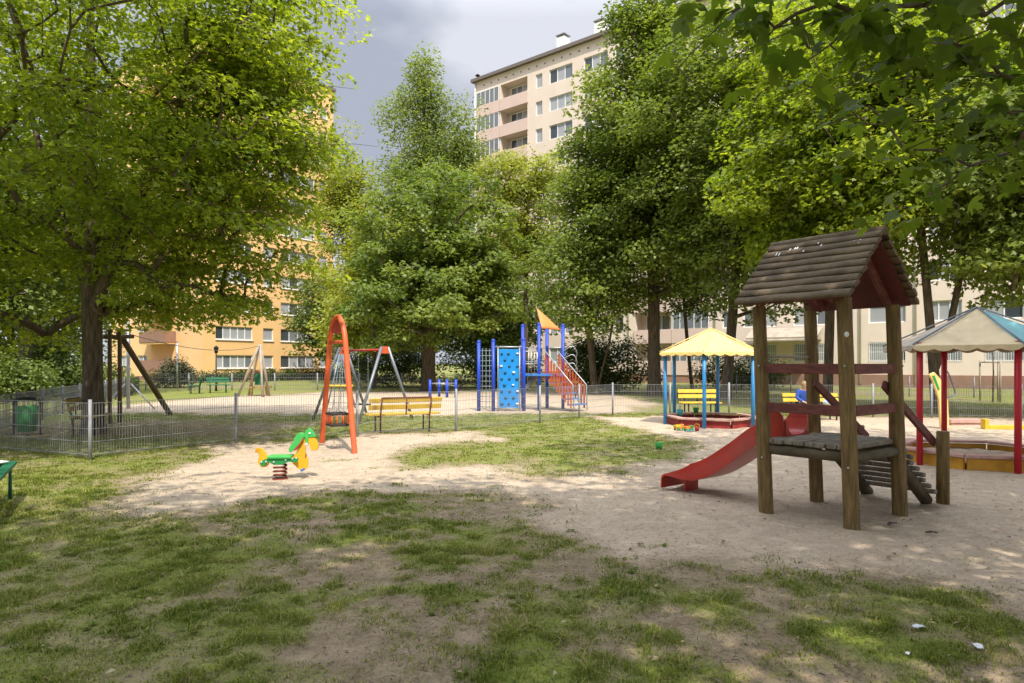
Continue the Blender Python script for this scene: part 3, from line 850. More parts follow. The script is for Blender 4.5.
# near maple whose boughs hang into the upper right
ov = []
rs_ = np.random.RandomState(5)
for px, y, D in ((738, 8, 3.4), (775, 28, 3.3), (812, -5, 3.0), (830, 45, 3.5), (868, 18, 3.2), (905, 60, 3.6), (925, 5, 3.0), (950, 45, 3.3),
                 (962, 118, 3.8), (985, 15, 3.0), (1000, 75, 3.4), (1015, 150, 3.9), (1035, 40, 3.1), (1040, 110, 3.4), (905, 150, 4.2), (872, 108, 4.4), (930, 195, 4.6),
                 (780, -40, 3.2), (860, -40, 3.1), (940, -40, 3.0), (1010, -45, 3.0), (1060, 70, 3.2)):
    ov.append((at(px, D), D, EYE + (HOR - y) / FOC * D))
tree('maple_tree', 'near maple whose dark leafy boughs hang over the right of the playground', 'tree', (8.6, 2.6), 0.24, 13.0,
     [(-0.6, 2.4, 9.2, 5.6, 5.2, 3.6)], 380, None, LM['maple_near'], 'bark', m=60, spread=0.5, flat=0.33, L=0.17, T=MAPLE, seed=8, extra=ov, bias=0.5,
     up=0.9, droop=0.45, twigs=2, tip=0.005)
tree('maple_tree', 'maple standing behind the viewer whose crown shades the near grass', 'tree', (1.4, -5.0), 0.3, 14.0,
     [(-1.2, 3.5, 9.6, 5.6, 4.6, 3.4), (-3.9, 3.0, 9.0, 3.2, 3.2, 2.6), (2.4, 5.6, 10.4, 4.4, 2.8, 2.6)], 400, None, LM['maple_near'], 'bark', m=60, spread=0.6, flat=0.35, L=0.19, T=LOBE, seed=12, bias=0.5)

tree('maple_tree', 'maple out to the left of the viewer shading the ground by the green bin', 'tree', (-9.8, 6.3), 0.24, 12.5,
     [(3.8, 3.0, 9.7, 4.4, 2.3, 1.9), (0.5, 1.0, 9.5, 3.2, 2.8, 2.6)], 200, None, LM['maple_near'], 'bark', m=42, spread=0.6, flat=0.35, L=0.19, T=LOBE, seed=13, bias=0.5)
# trees along the back, left to right
BG = 'trees around the playground'
tree('deciduous_tree', 'stout tree with grey trunk at the far left edge behind the barred fence', 'tree', (-23.6, 33), 0.36, 15,
     [(0, 0, 9.5, 6.0, 5, 5.5), (-2, -1, 5, 4, 3.5, 2.2)], 230, None, LM['dark'], 'bark_pale', m=150, spread=0.8, flat=0.45, L=0.24, seed=21, group=BG)
tree('deciduous_tree', 'broad tree deep behind the left maple towards the orange block', 'tree', (-31, 44), 0.3, 15,
     [(0, 0, 8.5, 6.5, 5, 6.0)], 200, None, LM['lime'], 'bark', m=150, spread=0.9, flat=0.5, L=0.28, seed=22, group=BG)
tree('slender_tree', 'slender yellow green tree with open crown left of the tall poplar', 'tree', (-12.6, 52), 0.16, 19,
     [(0, 0, 13.6, 2.6, 2.6, 6.6), (0.8, 0, 6.5, 3.0, 3, 3.8)], 240, None, LM['yellow'], 'bark', m=120, spread=0.7, flat=0.6, L=0.24, seed=23, group=BG, bias=0.6)
tree('slender_tree', 'second slender pale tree beside the orange arch swing', 'tree', (-8.9, 44), 0.15, 13,
     [(0, 0, 8.0, 2.4, 2.4, 4.6), (-1.5, 0, 4.5, 2.2, 2.0, 2.0)], 120, None, LM['yellow'], 'bark', m=130, spread=0.65, flat=0.6, L=0.22, seed=24, group=BG, bias=0.55)
tree('poplar_tree', 'tall pointed dark green poplar rising highest in front of the clouds', 'tree', (-7.6, 60), 0.35, 29,
     [(0, 0, 12, 4.6, 4.0, 8.5), (-0.6, 0, 19, 3.5, 2.8, 8.4), (2.9, 0.5, 17.5, 2.3, 2.0, 8.4), (-0.2, 0, 26, 1.6, 1.3, 3.2)], 540, None, LM['poplar'], 'bark', m=135, spread=0.75, flat=0.95, L=0.26, seed=25, group=BG, bias=0.5, up=0.3, trunk_top=0.95)
tree('chestnut_tree', 'round dense mid green tree with dark trunk behind the low blue bars', 'tree', (-4.9, 40), 0.42, 13.6,
     [(0.2, 0, 8.6, 4.3, 4, 4.4), (0.6, -0.5, 5.2, 4.7, 4, 2.6), (2.6, 0, 7.5, 2.6, 2.6, 2.8)], 330, None, LM['lime'], 'bark', m=150, spread=0.50, flat=0.5, L=0.27, seed=26, group=BG, rough=0.3)
tree('slender_tree', 'light yellow green tree with airy crown before the pink balconies', 'tree', (0.9, 46), 0.17, 17.4,
     [(0.0, 0, 13.8, 3.4, 3, 2.6), (0.4, 0, 10.0, 3.0, 2.6, 3.0)], 120, None, LM['yellow'], 'bark', m=150, spread=0.7, flat=0.42, L=0.22, seed=27, group=BG, bias=0.6, rough=0.4)
tree('lime_tree', 'lime tree with two trunks spreading in a V behind the orange stairs', 'tree', (4.4, 36), 0.2, 16,
     [(0.6, 0, 10.5, 3.0, 2.8, 4.8), (-0.2, -0.4, 6.0, 2.8, 2.6, 2.4)], 260, None, LM['lime'], 'bark', m=140, spread=0.6, flat=0.5, L=0.21, seed=28, group=BG, lean=(-0.9, 0),
     fork=[(0, (0.35, 0, 1.3), (0.75, 0, 2.8), (1.1, 0.1, 5), (1.3, 0, 8))])
tree('lime_tree', 'tallest lime with straight dark trunk behind the yellow pavilion bench', 'tree', (7.3, 35), 0.33, 22,
     [(-0.1, 0, 14.2, 3.4, 3.4, 5.4), (0.2, -0.4, 9.0, 4.2, 3.6, 4.2), (-0.4, 0, 18.6, 1.8, 1.8, 4.4)], 500, None, LM['lime'], 'bark', m=140, spread=0.54, flat=0.5, L=0.21, seed=29, group=BG, rough=0.32, trunk_top=0.92)
tree('lime_tree', 'broad lime with leaning trunk rising beyond the right of the yellow pavilion', 'tree', (9.7, 31), 0.24, 19,
     [(1.0, 0, 12.0, 4.6, 4, 5.6), (1.5, -1, 6.8, 3.6, 3, 2.4)], 440, None, LM['lime'], 'bark', m=140, spread=0.6, flat=0.45, L=0.2, seed=30, group=BG, lean=(0.8, 0))
tree('maple_tree', 'leafy maple behind the tower roof with thin dark trunk', 'tree', (12.0, 26), 0.19, 17,
     [(0.4, 0, 10.8, 4.2, 3.8, 5.4), (-0.4, -1.0, 6.0, 2.8, 2.6, 1.6), (-2.2, -1.5, 8.0, 2.2, 2.2, 1.6)], 400, None, LM['maple'], 'bark', m=130, spread=0.6, flat=0.38, L=0.18, T=LOBE, seed=31, group=BG)
tree('maple_tree', 'forked maple with two bare limbs behind the red post pavilion', 'tree', (13.9, 22.3), 0.17, 15,
     [(0.4, 0, 10.4, 4.4, 3.6, 3.8), (2.8, -0.6, 7.4, 2.4, 2.2, 1.6), (-1.8, -0.8, 7.6, 2.2, 2.2, 1.5)], 330, None, LM['maple'], 'bark', m=120, spread=0.58, flat=0.36, L=0.17, T=LOBE, seed=32, group=BG, lean=(-1.1, 0.2),
     fork=[(1, (0.35, 0, 2.6), (0.75, 0.1, 4.2), (1.0, 0.1, 6.2), (1.1, 0, 8.2))])
tree('maple_tree', 'sunlit maple at the right edge beside the staked sapling', 'tree', (18.0, 21.0), 0.2, 13,
     [(-0.6, 0, 8.4, 4.6, 4, 4.0), (-2.8, -0.6, 5.2, 2.2, 2.2, 1.5), (-4.4, -0.4, 7.0, 1.8, 1.8, 1.5)], 360, None, LM['lime'], 'bark', m=120, spread=0.6, flat=0.36, L=0.18, T=LOBE, seed=33, group=BG)
tree('lime_tree', 'far lime filling the gap right of the twin trunk tree', 'tree', (16.5, 38), 0.2, 20,
     [(0, 0, 12, 4.6, 4, 6.5)], 300, None, LM['dark'], 'bark', m=130, spread=0.7, flat=0.5, L=0.23, seed=34, group=BG)
tree('slender_tree', 'thin curved tree against the plinth of the beige block', 'tree', (10.2, 38.5), 0.11, 9,
     [(0, 0, 6.2, 2.2, 2, 2.4)], 70, None, LM['dark'], 'bark', m=90, spread=0.6, flat=0.5, L=0.2, seed=35, group=BG, lean=(-0.6, 0))
tree('deciduous_tree', 'far tree row crown closing the gap beyond the low blue bars', 'tree', (-2.0, 56), 0.3, 13,
     [(0, 0, 6.5, 6.0, 3, 5.0)], 180, None, LM['dark'], 'bark', m=140, spread=0.9, flat=0.5, L=0.3, seed=36, group=BG)
tree('deciduous_tree', 'far dark tree behind the second slender pale tree', 'tree', (-14.5, 66), 0.3, 12,
     [(0, 0, 6.0, 6.5, 3, 4.6)], 170, None, LM['dark'], 'bark', m=140, spread=0.95, flat=0.5, L=0.34, seed=37, group=BG)

tree('deciduous_tree', 'leafy tree far left filling the space beyond the barred fence', 'tree', (-38, 52), 0.3, 16,
     [(0, 0, 7.5, 7.5, 5, 6.5)], 220, None, LM['lime'], 'bark', m=150, spread=1.0, flat=0.5, L=0.3, seed=38, group=BG)
# shrubs


def shrub(label, x, y, crowns, n, lm, seed, L=0.16, m=110, spread=0.4, name='shrub', cat='shrub', group='shrubs around the playground'):
    return tree(name, label, cat, (x, y), 0.05, max(c[2] + c[5] for c in crowns) * 0.8, crowns, n, None, LM[lm], 'bark', m=m, spread=spread, flat=0.7, L=L, seed=seed, bias=0.4, group=group)


shrub('dark rounded shrub under the twin trunk lime behind the orange stairs', 5.3, 38.2, [(0, 0, 1.5, 2.6, 1.4, 1.7), (-1.0, 0, 2.0, 1.4, 1.2, 1.6)], 110, 'shrub', 41)
shrub('dark green shrub bank left of the big maple trunk', -21.6, 34, [(0, 0, 1.3, 2.4, 1.5, 1.4), (-2.4, 0, 1.7, 1.6, 1.4, 1.5)], 100, 'dark', 42, L=0.17)
shrub('low rounded shrub behind the barred fence near the grey trunk', -22.0, 30, [(0, 0, 1.0, 2.0, 1.3, 1.0)], 50, 'dark', 43)
shrub('grey green conical shrub at the corner of the orange block', -22.8, 46, [(0, 0, 0.9, 1.0, 0.9, 0.9), (0.1, 0, 1.4, 0.6, 0.6, 0.6)], 50, 'shrub_grey', 44)
shrub('dark shrub below the round chestnut crown left of the blue bars', -7.6, 47, [(0, 0, 1.6, 3.2, 1.4, 1.7)], 90, 'shrub', 45)
shrub('dark shrub behind the blue climbing wall', -1.0, 46, [(0, 0, 1.4, 3.2, 1.4, 1.7)], 90, 'shrub', 46)
shrub('low shrub against the beige block beyond the tower', 14.5, 43, [(0, 0, 1.0, 2.6, 1.0, 1.1)], 70, 'shrub', 47)
hd = thing('hedge', 'clipped low hedge along the foot of the orange block', 'hedge', (-25.0, 58.6, 0), math.atan2(0.84, 0.54), None)
rs_ = np.random.RandomState(50)
Ch = np.stack([rs_.rand(260) * 22 - 3.5, rs_.rand(260) * 0.9 - 0.45, 0.15 + rs_.rand(260) * 0.75], 1)
V, tnt = leaves_at(Ch, rs_, 55, 0.22, 0.8, 0.17, QUAD)
link('foliage', np_mesh('foliage', V, 4, LM['shrub'], tnt), hd)
stm = MB()
for i in range(30): stm.tube([(-3.3 + 0.73 * i, 0, -0.1), (-3.3 + 0.73 * i + 0.05, 0.03, 0.7)], 0.02, 5)
stm.build('stems', M['bark'], hd)

# ------------------------------------------------------------------ grass


def grass_field():
    rs = np.random.RandomState(77); out = []
    for (x0, x1, y0, y1, den, hh, ww) in ((-5.2, 5.2, 2.8, 6.0, 12000, 0.036, 0.0019), (-8.0, 9.0, 6.0, 10.5, 5600, 0.035, 0.0028), (-12.5, 10, 10.5, 22.5, 1700, 0.026, 0.0060)):
        n = int((x1 - x0) * (y1 - y0) * den)
        x = x0 + rs.rand(n) * (x1 - x0); y = y0 + rs.rand(n) * (y1 - y0)
        ok = np.abs(x) < 0.80 * y + 0.6; x, y = x[ok], y[ok]
        _, g = ground_fields(x, y)
        cl = fnoise(x, y, 0.16, 2)
        ok = rs.rand(len(x)) < g * (0.22 + 1.0 * sstep(0.3, 0.7, cl)); x, y, g, cl = x[ok], y[ok], g[ok], cl[ok]
        n = len(x); z = height(x, y)
        h = hh * (0.45 + 0.9 * rs.rand(n)) * (0.55 + 0.6 * g) * (0.7 + 0.8 * sstep(0.45, 0.75, cl)); wide = rs.rand(n) < 0.16; w = ww * (0.6 + 0.8 * rs.rand(n)) * (1 + 1.3 * wide * (y < 10.5))
        az = rs.rand(n) * 2 * PI; ln = np.abs(rs.randn(n)) * 0.75 + 0.25
        dx, dy = np.cos(az), np.sin(az); sx, sy = -dy, dx
        b = np.stack([x, y, z - 0.004], 1); s = np.stack([sx, sy, np.zeros(n)], 1) * w[:, None]
        mid = b + np.stack([dx * ln * h * 0.35, dy * ln * h * 0.35, h * 0.6], 1)
        tipp = b + np.stack([dx * ln * h * 1.1, dy * ln * h * 1.1, h * (1.0 - 0.25 * np.minimum(ln, 1.6))], 1)
        a0, a1, m0, m1 = b - s, b + s, mid - s * 0.75, mid + s * 0.75
        T3 = np.stack([a0, a1, m0, a1, m1, m0, m0, m1, tipp], 1)
        tint = np.clip(0.36 + 0.05 * (y > 9.5) + 0.2 * wide + 0.26 * rs.randn(n) + 0.7 * (fnoise(x, y, 0.5, 3) - 0.5) + 0.65 * (rs.rand(n) < 0.10 + 0.07 * (y > 10)), 0, 1)
        out.append((T3.reshape(-1, 3), np.repeat(tint, 3)))
    V = np.concatenate([o[0] for o in out]); t = np.concatenate([o[1] for o in out])
    print('grass blades', len(V) // 9)
    m, nt, outn = new_mat('grass_blade'); N, L = nt.nodes, nt.links
    a = N.new('ShaderNodeAttribute'); a.attribute_name = 'tint'
    r = N.new('ShaderNodeValToRGB'); e = r.color_ramp.elements
    e[0].position = 0.0; e[0].color = (0.095, 0.140, 0.012, 1); e[1].position = 1.0; e[1].color = (0.44, 0.37, 0.17, 1)
    x = e.new(0.5); x.color = (0.20, 0.26, 0.026, 1); x = e.new(0.75); x.color = (0.34, 0.36, 0.06, 1)
    L.new(a.outputs['Fac'], r.inputs[0])
    d = N.new('ShaderNodeBsdfPrincipled'); d.inputs['Roughness'].default_value = 0.6; d.inputs['Specular IOR Level'].default_value = 0.25
    tr = N.new('ShaderNodeBsdfTranslucent'); s = N.new('ShaderNodeMixShader'); s.inputs[0].default_value = 0.42
    L.new(r.outputs[0], d.inputs['Base Color']); L.new(r.outputs[0], tr.inputs['Color'])
    L.new(d.outputs[0], s.inputs[1]); L.new(tr.outputs[0], s.inputs[2]); L.new(s.outputs[0], outn.inputs['Surface'])
    tag(link('grass', np_mesh('grass', V, 3, m, t)), 'short patchy green grass on the near lawn and around the sand', 'grass', kind='stuff')


grass_field()
# broad leaved weeds among the grass
rs_ = np.random.RandomState(83); n = 2600
x = -6 + rs_.rand(n) * 12.5; y = 2.9 + rs_.rand(n) ** 1.3 * 7.5
_, g_ = ground_fields(x, y); ok = (rs_.rand(n) < 0.25 + g_) & (g_ > 0.12) & (fnoise(x, y, 0.9, 2) > 0.5); x, y = x[ok], y[ok]
k_ = 7; xx = np.repeat(x, k_); yy = np.repeat(y, k_); az = rs_.rand(len(xx)) * 2 * PI
P = np.stack([xx, yy, height(xx, yy) + 0.008], 1)
V = leaf_verts(P, np.stack([np.cos(az), np.sin(az), 0.25 + 0.3 * rs_.rand(len(xx))], 1), np.stack([0.3 * rs_.randn(len(xx)), 0.3 * rs_.randn(len(xx)), np.ones(len(xx))], 1), np.repeat(0.016 + 0.03 * rs_.rand(len(x)) ** 2, k_) * (0.7 + 0.5 * rs_.rand(len(xx))), QUAD)
wd = leaf_mat('weed_leaf', (0.10, 0.15, 0.02), (0.21, 0.25, 0.045), (1.5, 1.5, 1), 0.3, 0.8)
tag(link('weeds', np_mesh('weeds', V, 4, wd, rs_.rand(len(xx)))), 'small broad leaved weeds and clover low in the worn grass', 'weeds', kind='stuff')
# fallen leaves and bits on the ground
rs_ = np.random.RandomState(91); n = 1800
x = -4.5 + rs_.rand(n) * 11; y = 2.9 + rs_.rand(n) * 7.5
P = np.stack([x, y, height(x, y) + 0.012 + 0.02 * rs_.rand(n)], 1)
az = rs_.rand(n) * 2 * PI
V = leaf_verts(P, np.stack([np.cos(az), np.sin(az), 0.2 * rs_.randn(n)], 1), np.stack([0.35 * rs_.randn(n), 0.35 * rs_.randn(n), np.ones(n)], 1), 0.018 + 0.042 * rs_.rand(n) ** 2, QUAD * np.array([1, 0.8, 2]))
n = 700; x2 = -6 + rs_.rand(n) * 16; y2 = 5 + rs_.rand(n) ** 1.4 * 10; az2 = rs_.rand(n) * 2 * PI
P2 = np.stack([x2, y2, height(x2, y2) + 0.010], 1)
V2 = leaf_verts(P2, np.stack([np.cos(az2), np.sin(az2), 0.15 * rs_.randn(n)], 1), np.stack([0.4 * rs_.randn(n), 0.4 * rs_.randn(n), np.ones(n)], 1), 0.014 + 0.035 * rs_.rand(n) ** 3, QUAD * np.array([1, 0.7, 3]))
V = np.concatenate([V, V2])
fl = leaf_mat('fallen_leaf', (0.11, 0.07, 0.04), (0.42, 0.34, 0.18), (1, 1, 1), 0.1)
tag(link('fallen_leaves', np_mesh('fallen_leaves', V, 4, fl, np.concatenate([rs_.rand(len(V) // 4 - n), -0.9 * rs_.rand(n) * 0 + 0.0 * rs_.rand(n)]))), 'dry fallen leaves and bud scales scattered over the worn grass', 'leaves', kind='stuff')

# ------------------------------------------------------------------ wooden play tower with slide
tw = thing('play_tower', 'weathered log play tower with pitched board roof, red slide and cleated ramp', 'play tower', (3.50, 7.45, 0), math.atan2(0.607, 0.795))
tw.rotation_euler = (0, 0, math.atan2(0.607, 0.795))
# local x = away right (ramp side), local y = -b: slide side is +y
HA, HB, LEAN = 0.53, 0.47, 0.035


def tl(x, y, z):
    return (x - LEAN * z * 0.795, y + LEAN * z * 0.607, z)


for ix, iy, top in ((-1, 1, 2.27), (-1, -1, 2.3), (1, 1, 2.27), (1, -1, 2.28)):
    x, y = ix * HA, iy * HB
    pts = [tl(x, y, z) for z in (-0.3, 0.0, 0.8, 1.6, top - 0.008, top)]
    p = MB().tube(pts, [0.078, 0.077, 0.075, 0.073, 0.071, 0.064], 20).build('post', M['wood_post'], tw)
    b = MB()
    for z in (0.62, 1.17, 1.59): b.lathe([(0.0, 0.012), (0.011, 0.01), (0.013, 0.0)], 8)
    bo = MB()
    for z in (0.62, 1.62):
        c = Vector(tl(x, y, z)) + Vector((-0.074 if ix < 0 else 0.02, -0.02 if ix < 0 else -0.072, 0))
        bo.ball(tuple(c), 0.012, 8)
    bo.build('bolts', M['steel'], p)
# round pale plate on the front post
c = Vector(tl(-HA, -HB, 1.93)) + Vector((-0.06, -0.045, 0))
MB().ball(tuple(c), 0.022, 10, 0, 1.3).build('number_disc', M['paper'], tw)
# roof: rows of half round boards
roof = MB(); under = MB()
RIDGE, EAVE, EX, Y0, Y1 = 2.98, 2.27, 0.74, -0.64, 0.60
for sgn in (-1, 1):
    nrow = 9
    for i in range(nrow):
        t = (i + 0.5) / nrow
        x = sgn * EX * (1 - t); z = EAVE + (RIDGE - EAVE) * t
        rw = random.Random(i + sgn)
        y0, y1 = Y0 - rw.random() * 0.02, Y1 + rw.random() * 0.02
        sl = Vector((-sgn * EX, 0, RIDGE - EAVE)).normalized(); nr = Vector((sgn * (RIDGE - EAVE), 0, EX)).normalized()
        hw = 0.062; pr = []
        for k_ in range(9):
            a = PI * k_ / 8
            pr.append(sl * (-hw * math.cos(a)) + nr * (0.046 * math.sin(a) ** 0.7 + 0.012 * (1 + math.cos(a))))
        vs = []
        segs = 6
        for q in range(segs + 1):
            yy = y0 + (y1 - y0) * q / segs; sag = 0.004 * math.sin(q * 2.1 + i * 1.7)
            for v in pr:
                vs.append(tl(x + v.x, yy, z + v.z + sag))
        m_ = len(pr); fs = []
        for q in range(segs):
            for k_ in range(m_):
                fs.append((q * m_ + k_, q * m_ + (k_ + 1) % m_, (q + 1) * m_ + (k_ + 1) % m_, (q + 1) * m_ + k_))
        roof.add(vs, fs, 0, False)
        roof.add(vs[:m_], [tuple(range(m_))[::-1]], 0); roof.add(vs[-m_:], [tuple(range(m_))], 0)
        # red painted underside board
        c0 = Vector((x, 0, z)) - nr * 0.004 + sl * 0.02
        ub = []
        for yy in (y0 + 0.07, y1 - 0.07):
            for a, b in ((-0.058, -0.01), (0.058, -0.01), (0.058, 0.008), (-0.058, 0.008)):
                v = c0 + sl * a + nr * b; ub.append(tl(v.x, yy, v.z))
        under.add(ub, [(0, 1, 2, 3), (7, 6, 5, 4), (0, 4, 5, 1), (1, 5, 6, 2), (2, 6, 7, 3), (3, 7, 4, 0)])
ro = roof.build('roof', M['wood_roof'], tw)
under.build('roof_lining', M['wood_red_under'], ro)
cap = MB(); cap.tube([tl(0, Y0 - 0.01, RIDGE + 0.02), tl(0, Y1 + 0.01, RIDGE + 0.02)], 0.05, 10); cap.build('ridge_log', M['wood_roof'], ro)
dr = MB(); rr = random.Random(9)
for i in range(10):
    yy = Y0 + 0.05 + rr.random() * 1.15; t = 0.80 + 0.14 * rr.random()
    x = -EX * (1 - t); z = EAVE + (RIDGE - EAVE) * t
    v = Vector(tl(x, yy, z)) + Vector((-(RIDGE - EAVE), 0, EX)).normalized() * 0.057
    L_ = 0.018 + 0.05 * rr.random()
    dn = Vector((-EX, 0, -(RIDGE - EAVE))).normalized()
    dr.beam(v - dn * 0.01, v + dn * L_, 0.012, 0.006, Vector((-0.7, 0, 0.7)))
dr.build('bird_droppings', M['paper'], ro)
for yy in (-HB + 0.09, HB - 0.09):
    for sgn in (-1, 1):
        MB().beam(tl(sgn * 0.03, yy, RIDGE - 0.10), tl(sgn * (EX - 0.1), yy, EAVE + 0.02), 0.045, 0.11).build('rafter', M['wood_red'], tw, 0.006)
# rails
for (a, b) in (((-HA - 0.085, HB + 0.05), (-HA - 0.085, -HB - 0.06)), ((-HA + 0.05, -HB - 0.085), (HA + 0.05, -HB - 0.085))):
    for z in (1.59, 1.17):
        MB().beam(tl(a[0] * 0.86, a[1] if a[0] == b[0] else a[1] * 0.86, z), tl(b[0] * 0.86 if a[0] == b[0] else b[0], b[1] if a[0] == b[0] else b[1] * 0.86, z), 0.045, 0.105).build('rail', M['wood_red'], tw, 0.008)
# thin cross bar high at the back
MB().tube([tl(-HA, HB, 1.72), tl(HA, HB, 1.72)], 0.016, 8).build('cross_bar', M['wood_grey'], tw)
# deck
dk = MB(); rr = random.Random(4)
for i in range(8):
    y0 = -0.46 + i * 0.115
    j = rr.random() * 0.05
    dk.beam(tl(-0.53 - j * 0.6, y0 + 0.06, 0.80 + rr.random() * 0.008), tl(0.57 + rr.random() * 0.03, y0 + 0.06, 0.80 + rr.random() * 0.008), 0.107, 0.05)
M['deck_wood'] = mat('deck_wood', (0.17, 0.145, 0.11), 0.85, 0.4, 5, 0.5, 14, (1, 6, 1), col2=(0.27, 0.23, 0.17))
deck = dk.build('deck', M['deck_wood'], tw, 0.012)
bmq = MB()
for x in (-HA + .03, HA - .03): bmq.tube([tl(x, -0.46, 0.71), tl(x, 0.46, 0.71)], 0.055, 12)
for y in (-HB, HB): bmq.tube([tl(-0.5, y, 0.70), tl(0.5, y, 0.70)], 0.05, 12)
bmq.build('deck_beams', M['wood_dark'], tw)
# ramp with half log cleats
rp = MB()
A0, A1 = Vector((0.55, 0, 0.76)), Vector((1.52, 0, 0.06))
for y in (-0.34, 0.34): rp.tube([A0 + Vector((0, y, -0.06)), A1 + Vector((0, y, -0.04))], 0.07, 12)
ramp = rp.build('ramp', M['wood_dark'], tw)
cl = MB()
for i in range(9):
    c = A0.lerp(A1, (i + 0.4) / 9.2); cl.beam(c + Vector((-0.02, -0.45 - 0.02 * (i % 3), 0.035)), c + Vector((-0.02, 0.45 + 0.015 * (i % 2), 0.035)), 0.085, 0.05, Vector((0.25, 0, 1)))
cl.build('cleats', M['deck_wood'], ramp, 0.012)
for y in (-HB - 0.02, HB + 0.02):
    MB().tube([(1.60, y, -0.2), (1.60, y, 0.84), (1.60, y, 0.85)], [0.07, 0.068, 0.06], 18).build('ramp_post', M['wood_post'], tw)
    yi = y + (-0.10 if y > 0 else 0.10)
    MB().beam(Vector(tl(HA - 0.10, yi, 1.42)), (1.62, yi, 0.70), 0.045, 0.095).build('handrail', M['wood_red'], tw, 0.012)
# slide: trough swept along its path towards +y
path = [(0.46, 0.84), (0.66, 0.83), (0.84, 0.75), (1.10, 0.56), (1.45, 0.33), (1.70, 0.22), (1.9, 0.185), (2.12, 0.18), (2.20, 0.165), (2.235, 0.12), (2.24, 0.0)]
sl_ = MB()


def slide_section(y, z, nrm, tang_flat):
    hwid, lip, hgt = 0.235, 0.045, 0.15
    pts = [(-hwid - 0.012, -0.05), (-hwid, hgt), (-hwid + 0.012, hgt + 0.016), (-hwid + lip - 0.01, hgt + 0.012), (-hwid + lip, hgt - 0.01), (-hwid + lip + 0.02, 0.05), (-hwid + lip + 0.07, 0.005), (0, -0.004)]
    pts = pts + [(-a, b) for a, b in pts[-2::-1]]
    pts += [(hwid - 0.03, -0.05), (-hwid + 0.03, -0.05)]
    return pts


spline = []
for i in range(len(path) - 1):
    p0 = path[max(0, i - 1)]; p1 = path[i]; p2 = path[i + 1]; p3 = path[min(len(path) - 1, i + 2)]
    for s in range(4):
        t = s / 4
        f = lambda a, b, c, d: 0.5 * (2 * b + (c - a) * t + (2 * a - 5 * b + 4 * c - d) * t * t + (-a + 3 * b - 3 * c + d) * t ** 3)
        spline.append((f(p0[0], p1[0], p2[0], p3[0]), f(p0[1], p1[1], p2[1], p3[1])))
spline.append(path[-1])
vs = []; ns = 0
for i, (y, z) in enumerate(spline):
    a = spline[max(0, i - 1)]; b = spline[min(len(spline) - 1, i + 1)]
    ty, tz = b[0] - a[0], b[1] - a[1]; l = math.hypot(ty, tz); ny_, nz_ = -tz / l, ty / l
    endf = 0.12 + 0.88 * max(0.0, min(1.0, (2.16 - y) / 0.42))
    sec = slide_section(y, z, None, None); ns = len(sec)
    for u, h_ in sec: vs.append((u, y + ny_ * h_ * endf, z + nz_ * h_ * endf))
fs = []
for i in range(len(spline) - 1):
    for j in range(ns): fs.append((i * ns + j, i * ns + (j + 1) % ns, (i + 1) * ns + (j + 1) % ns, (i + 1) * ns + j))
fs.append(tuple(range(ns))[::-1]); fs.append(tuple((len(spline) - 1) * ns + j for j in range(ns)))
sl_.add(vs, fs, 0, True)
slide = sl_.build('slide', M['slide_red'], tw)
es = slide.modifiers.new('edges', 'EDGE_SPLIT'); es.split_angle = R(50)
# rounded hood wings at the slide mouth
for sgn in (-1, 1):
    poly = [(0.47, 0.80), (0.472, 0.98), (0.49, 1.06), (0.54, 1.11), (0.61, 1.115), (0.68, 1.08), (0.74, 1.0), (0.80, 0.90), (0.86, 0.82), (0.80, 0.74)]
    w = MB(); w.prism([(a, b) for a, b in poly], -0.018, 0.018, f=lambda v: (sgn * 0.245 + v[1] + sgn * 0.05 * max(0, v[2] - 0.85), v[0], v[2]))
    w.build('slide_wing', M['slide_red'], slide, 0.012)
MB().box(-0.13, 0.13, 1.93, 1.955, -0.05, 0.17).build('slide_foot', M['slide_red'], slide)
if True:
    slide.location = (0, -0.05, 0)

# ------------------------------------------------------------------ pavilions and sandboxes


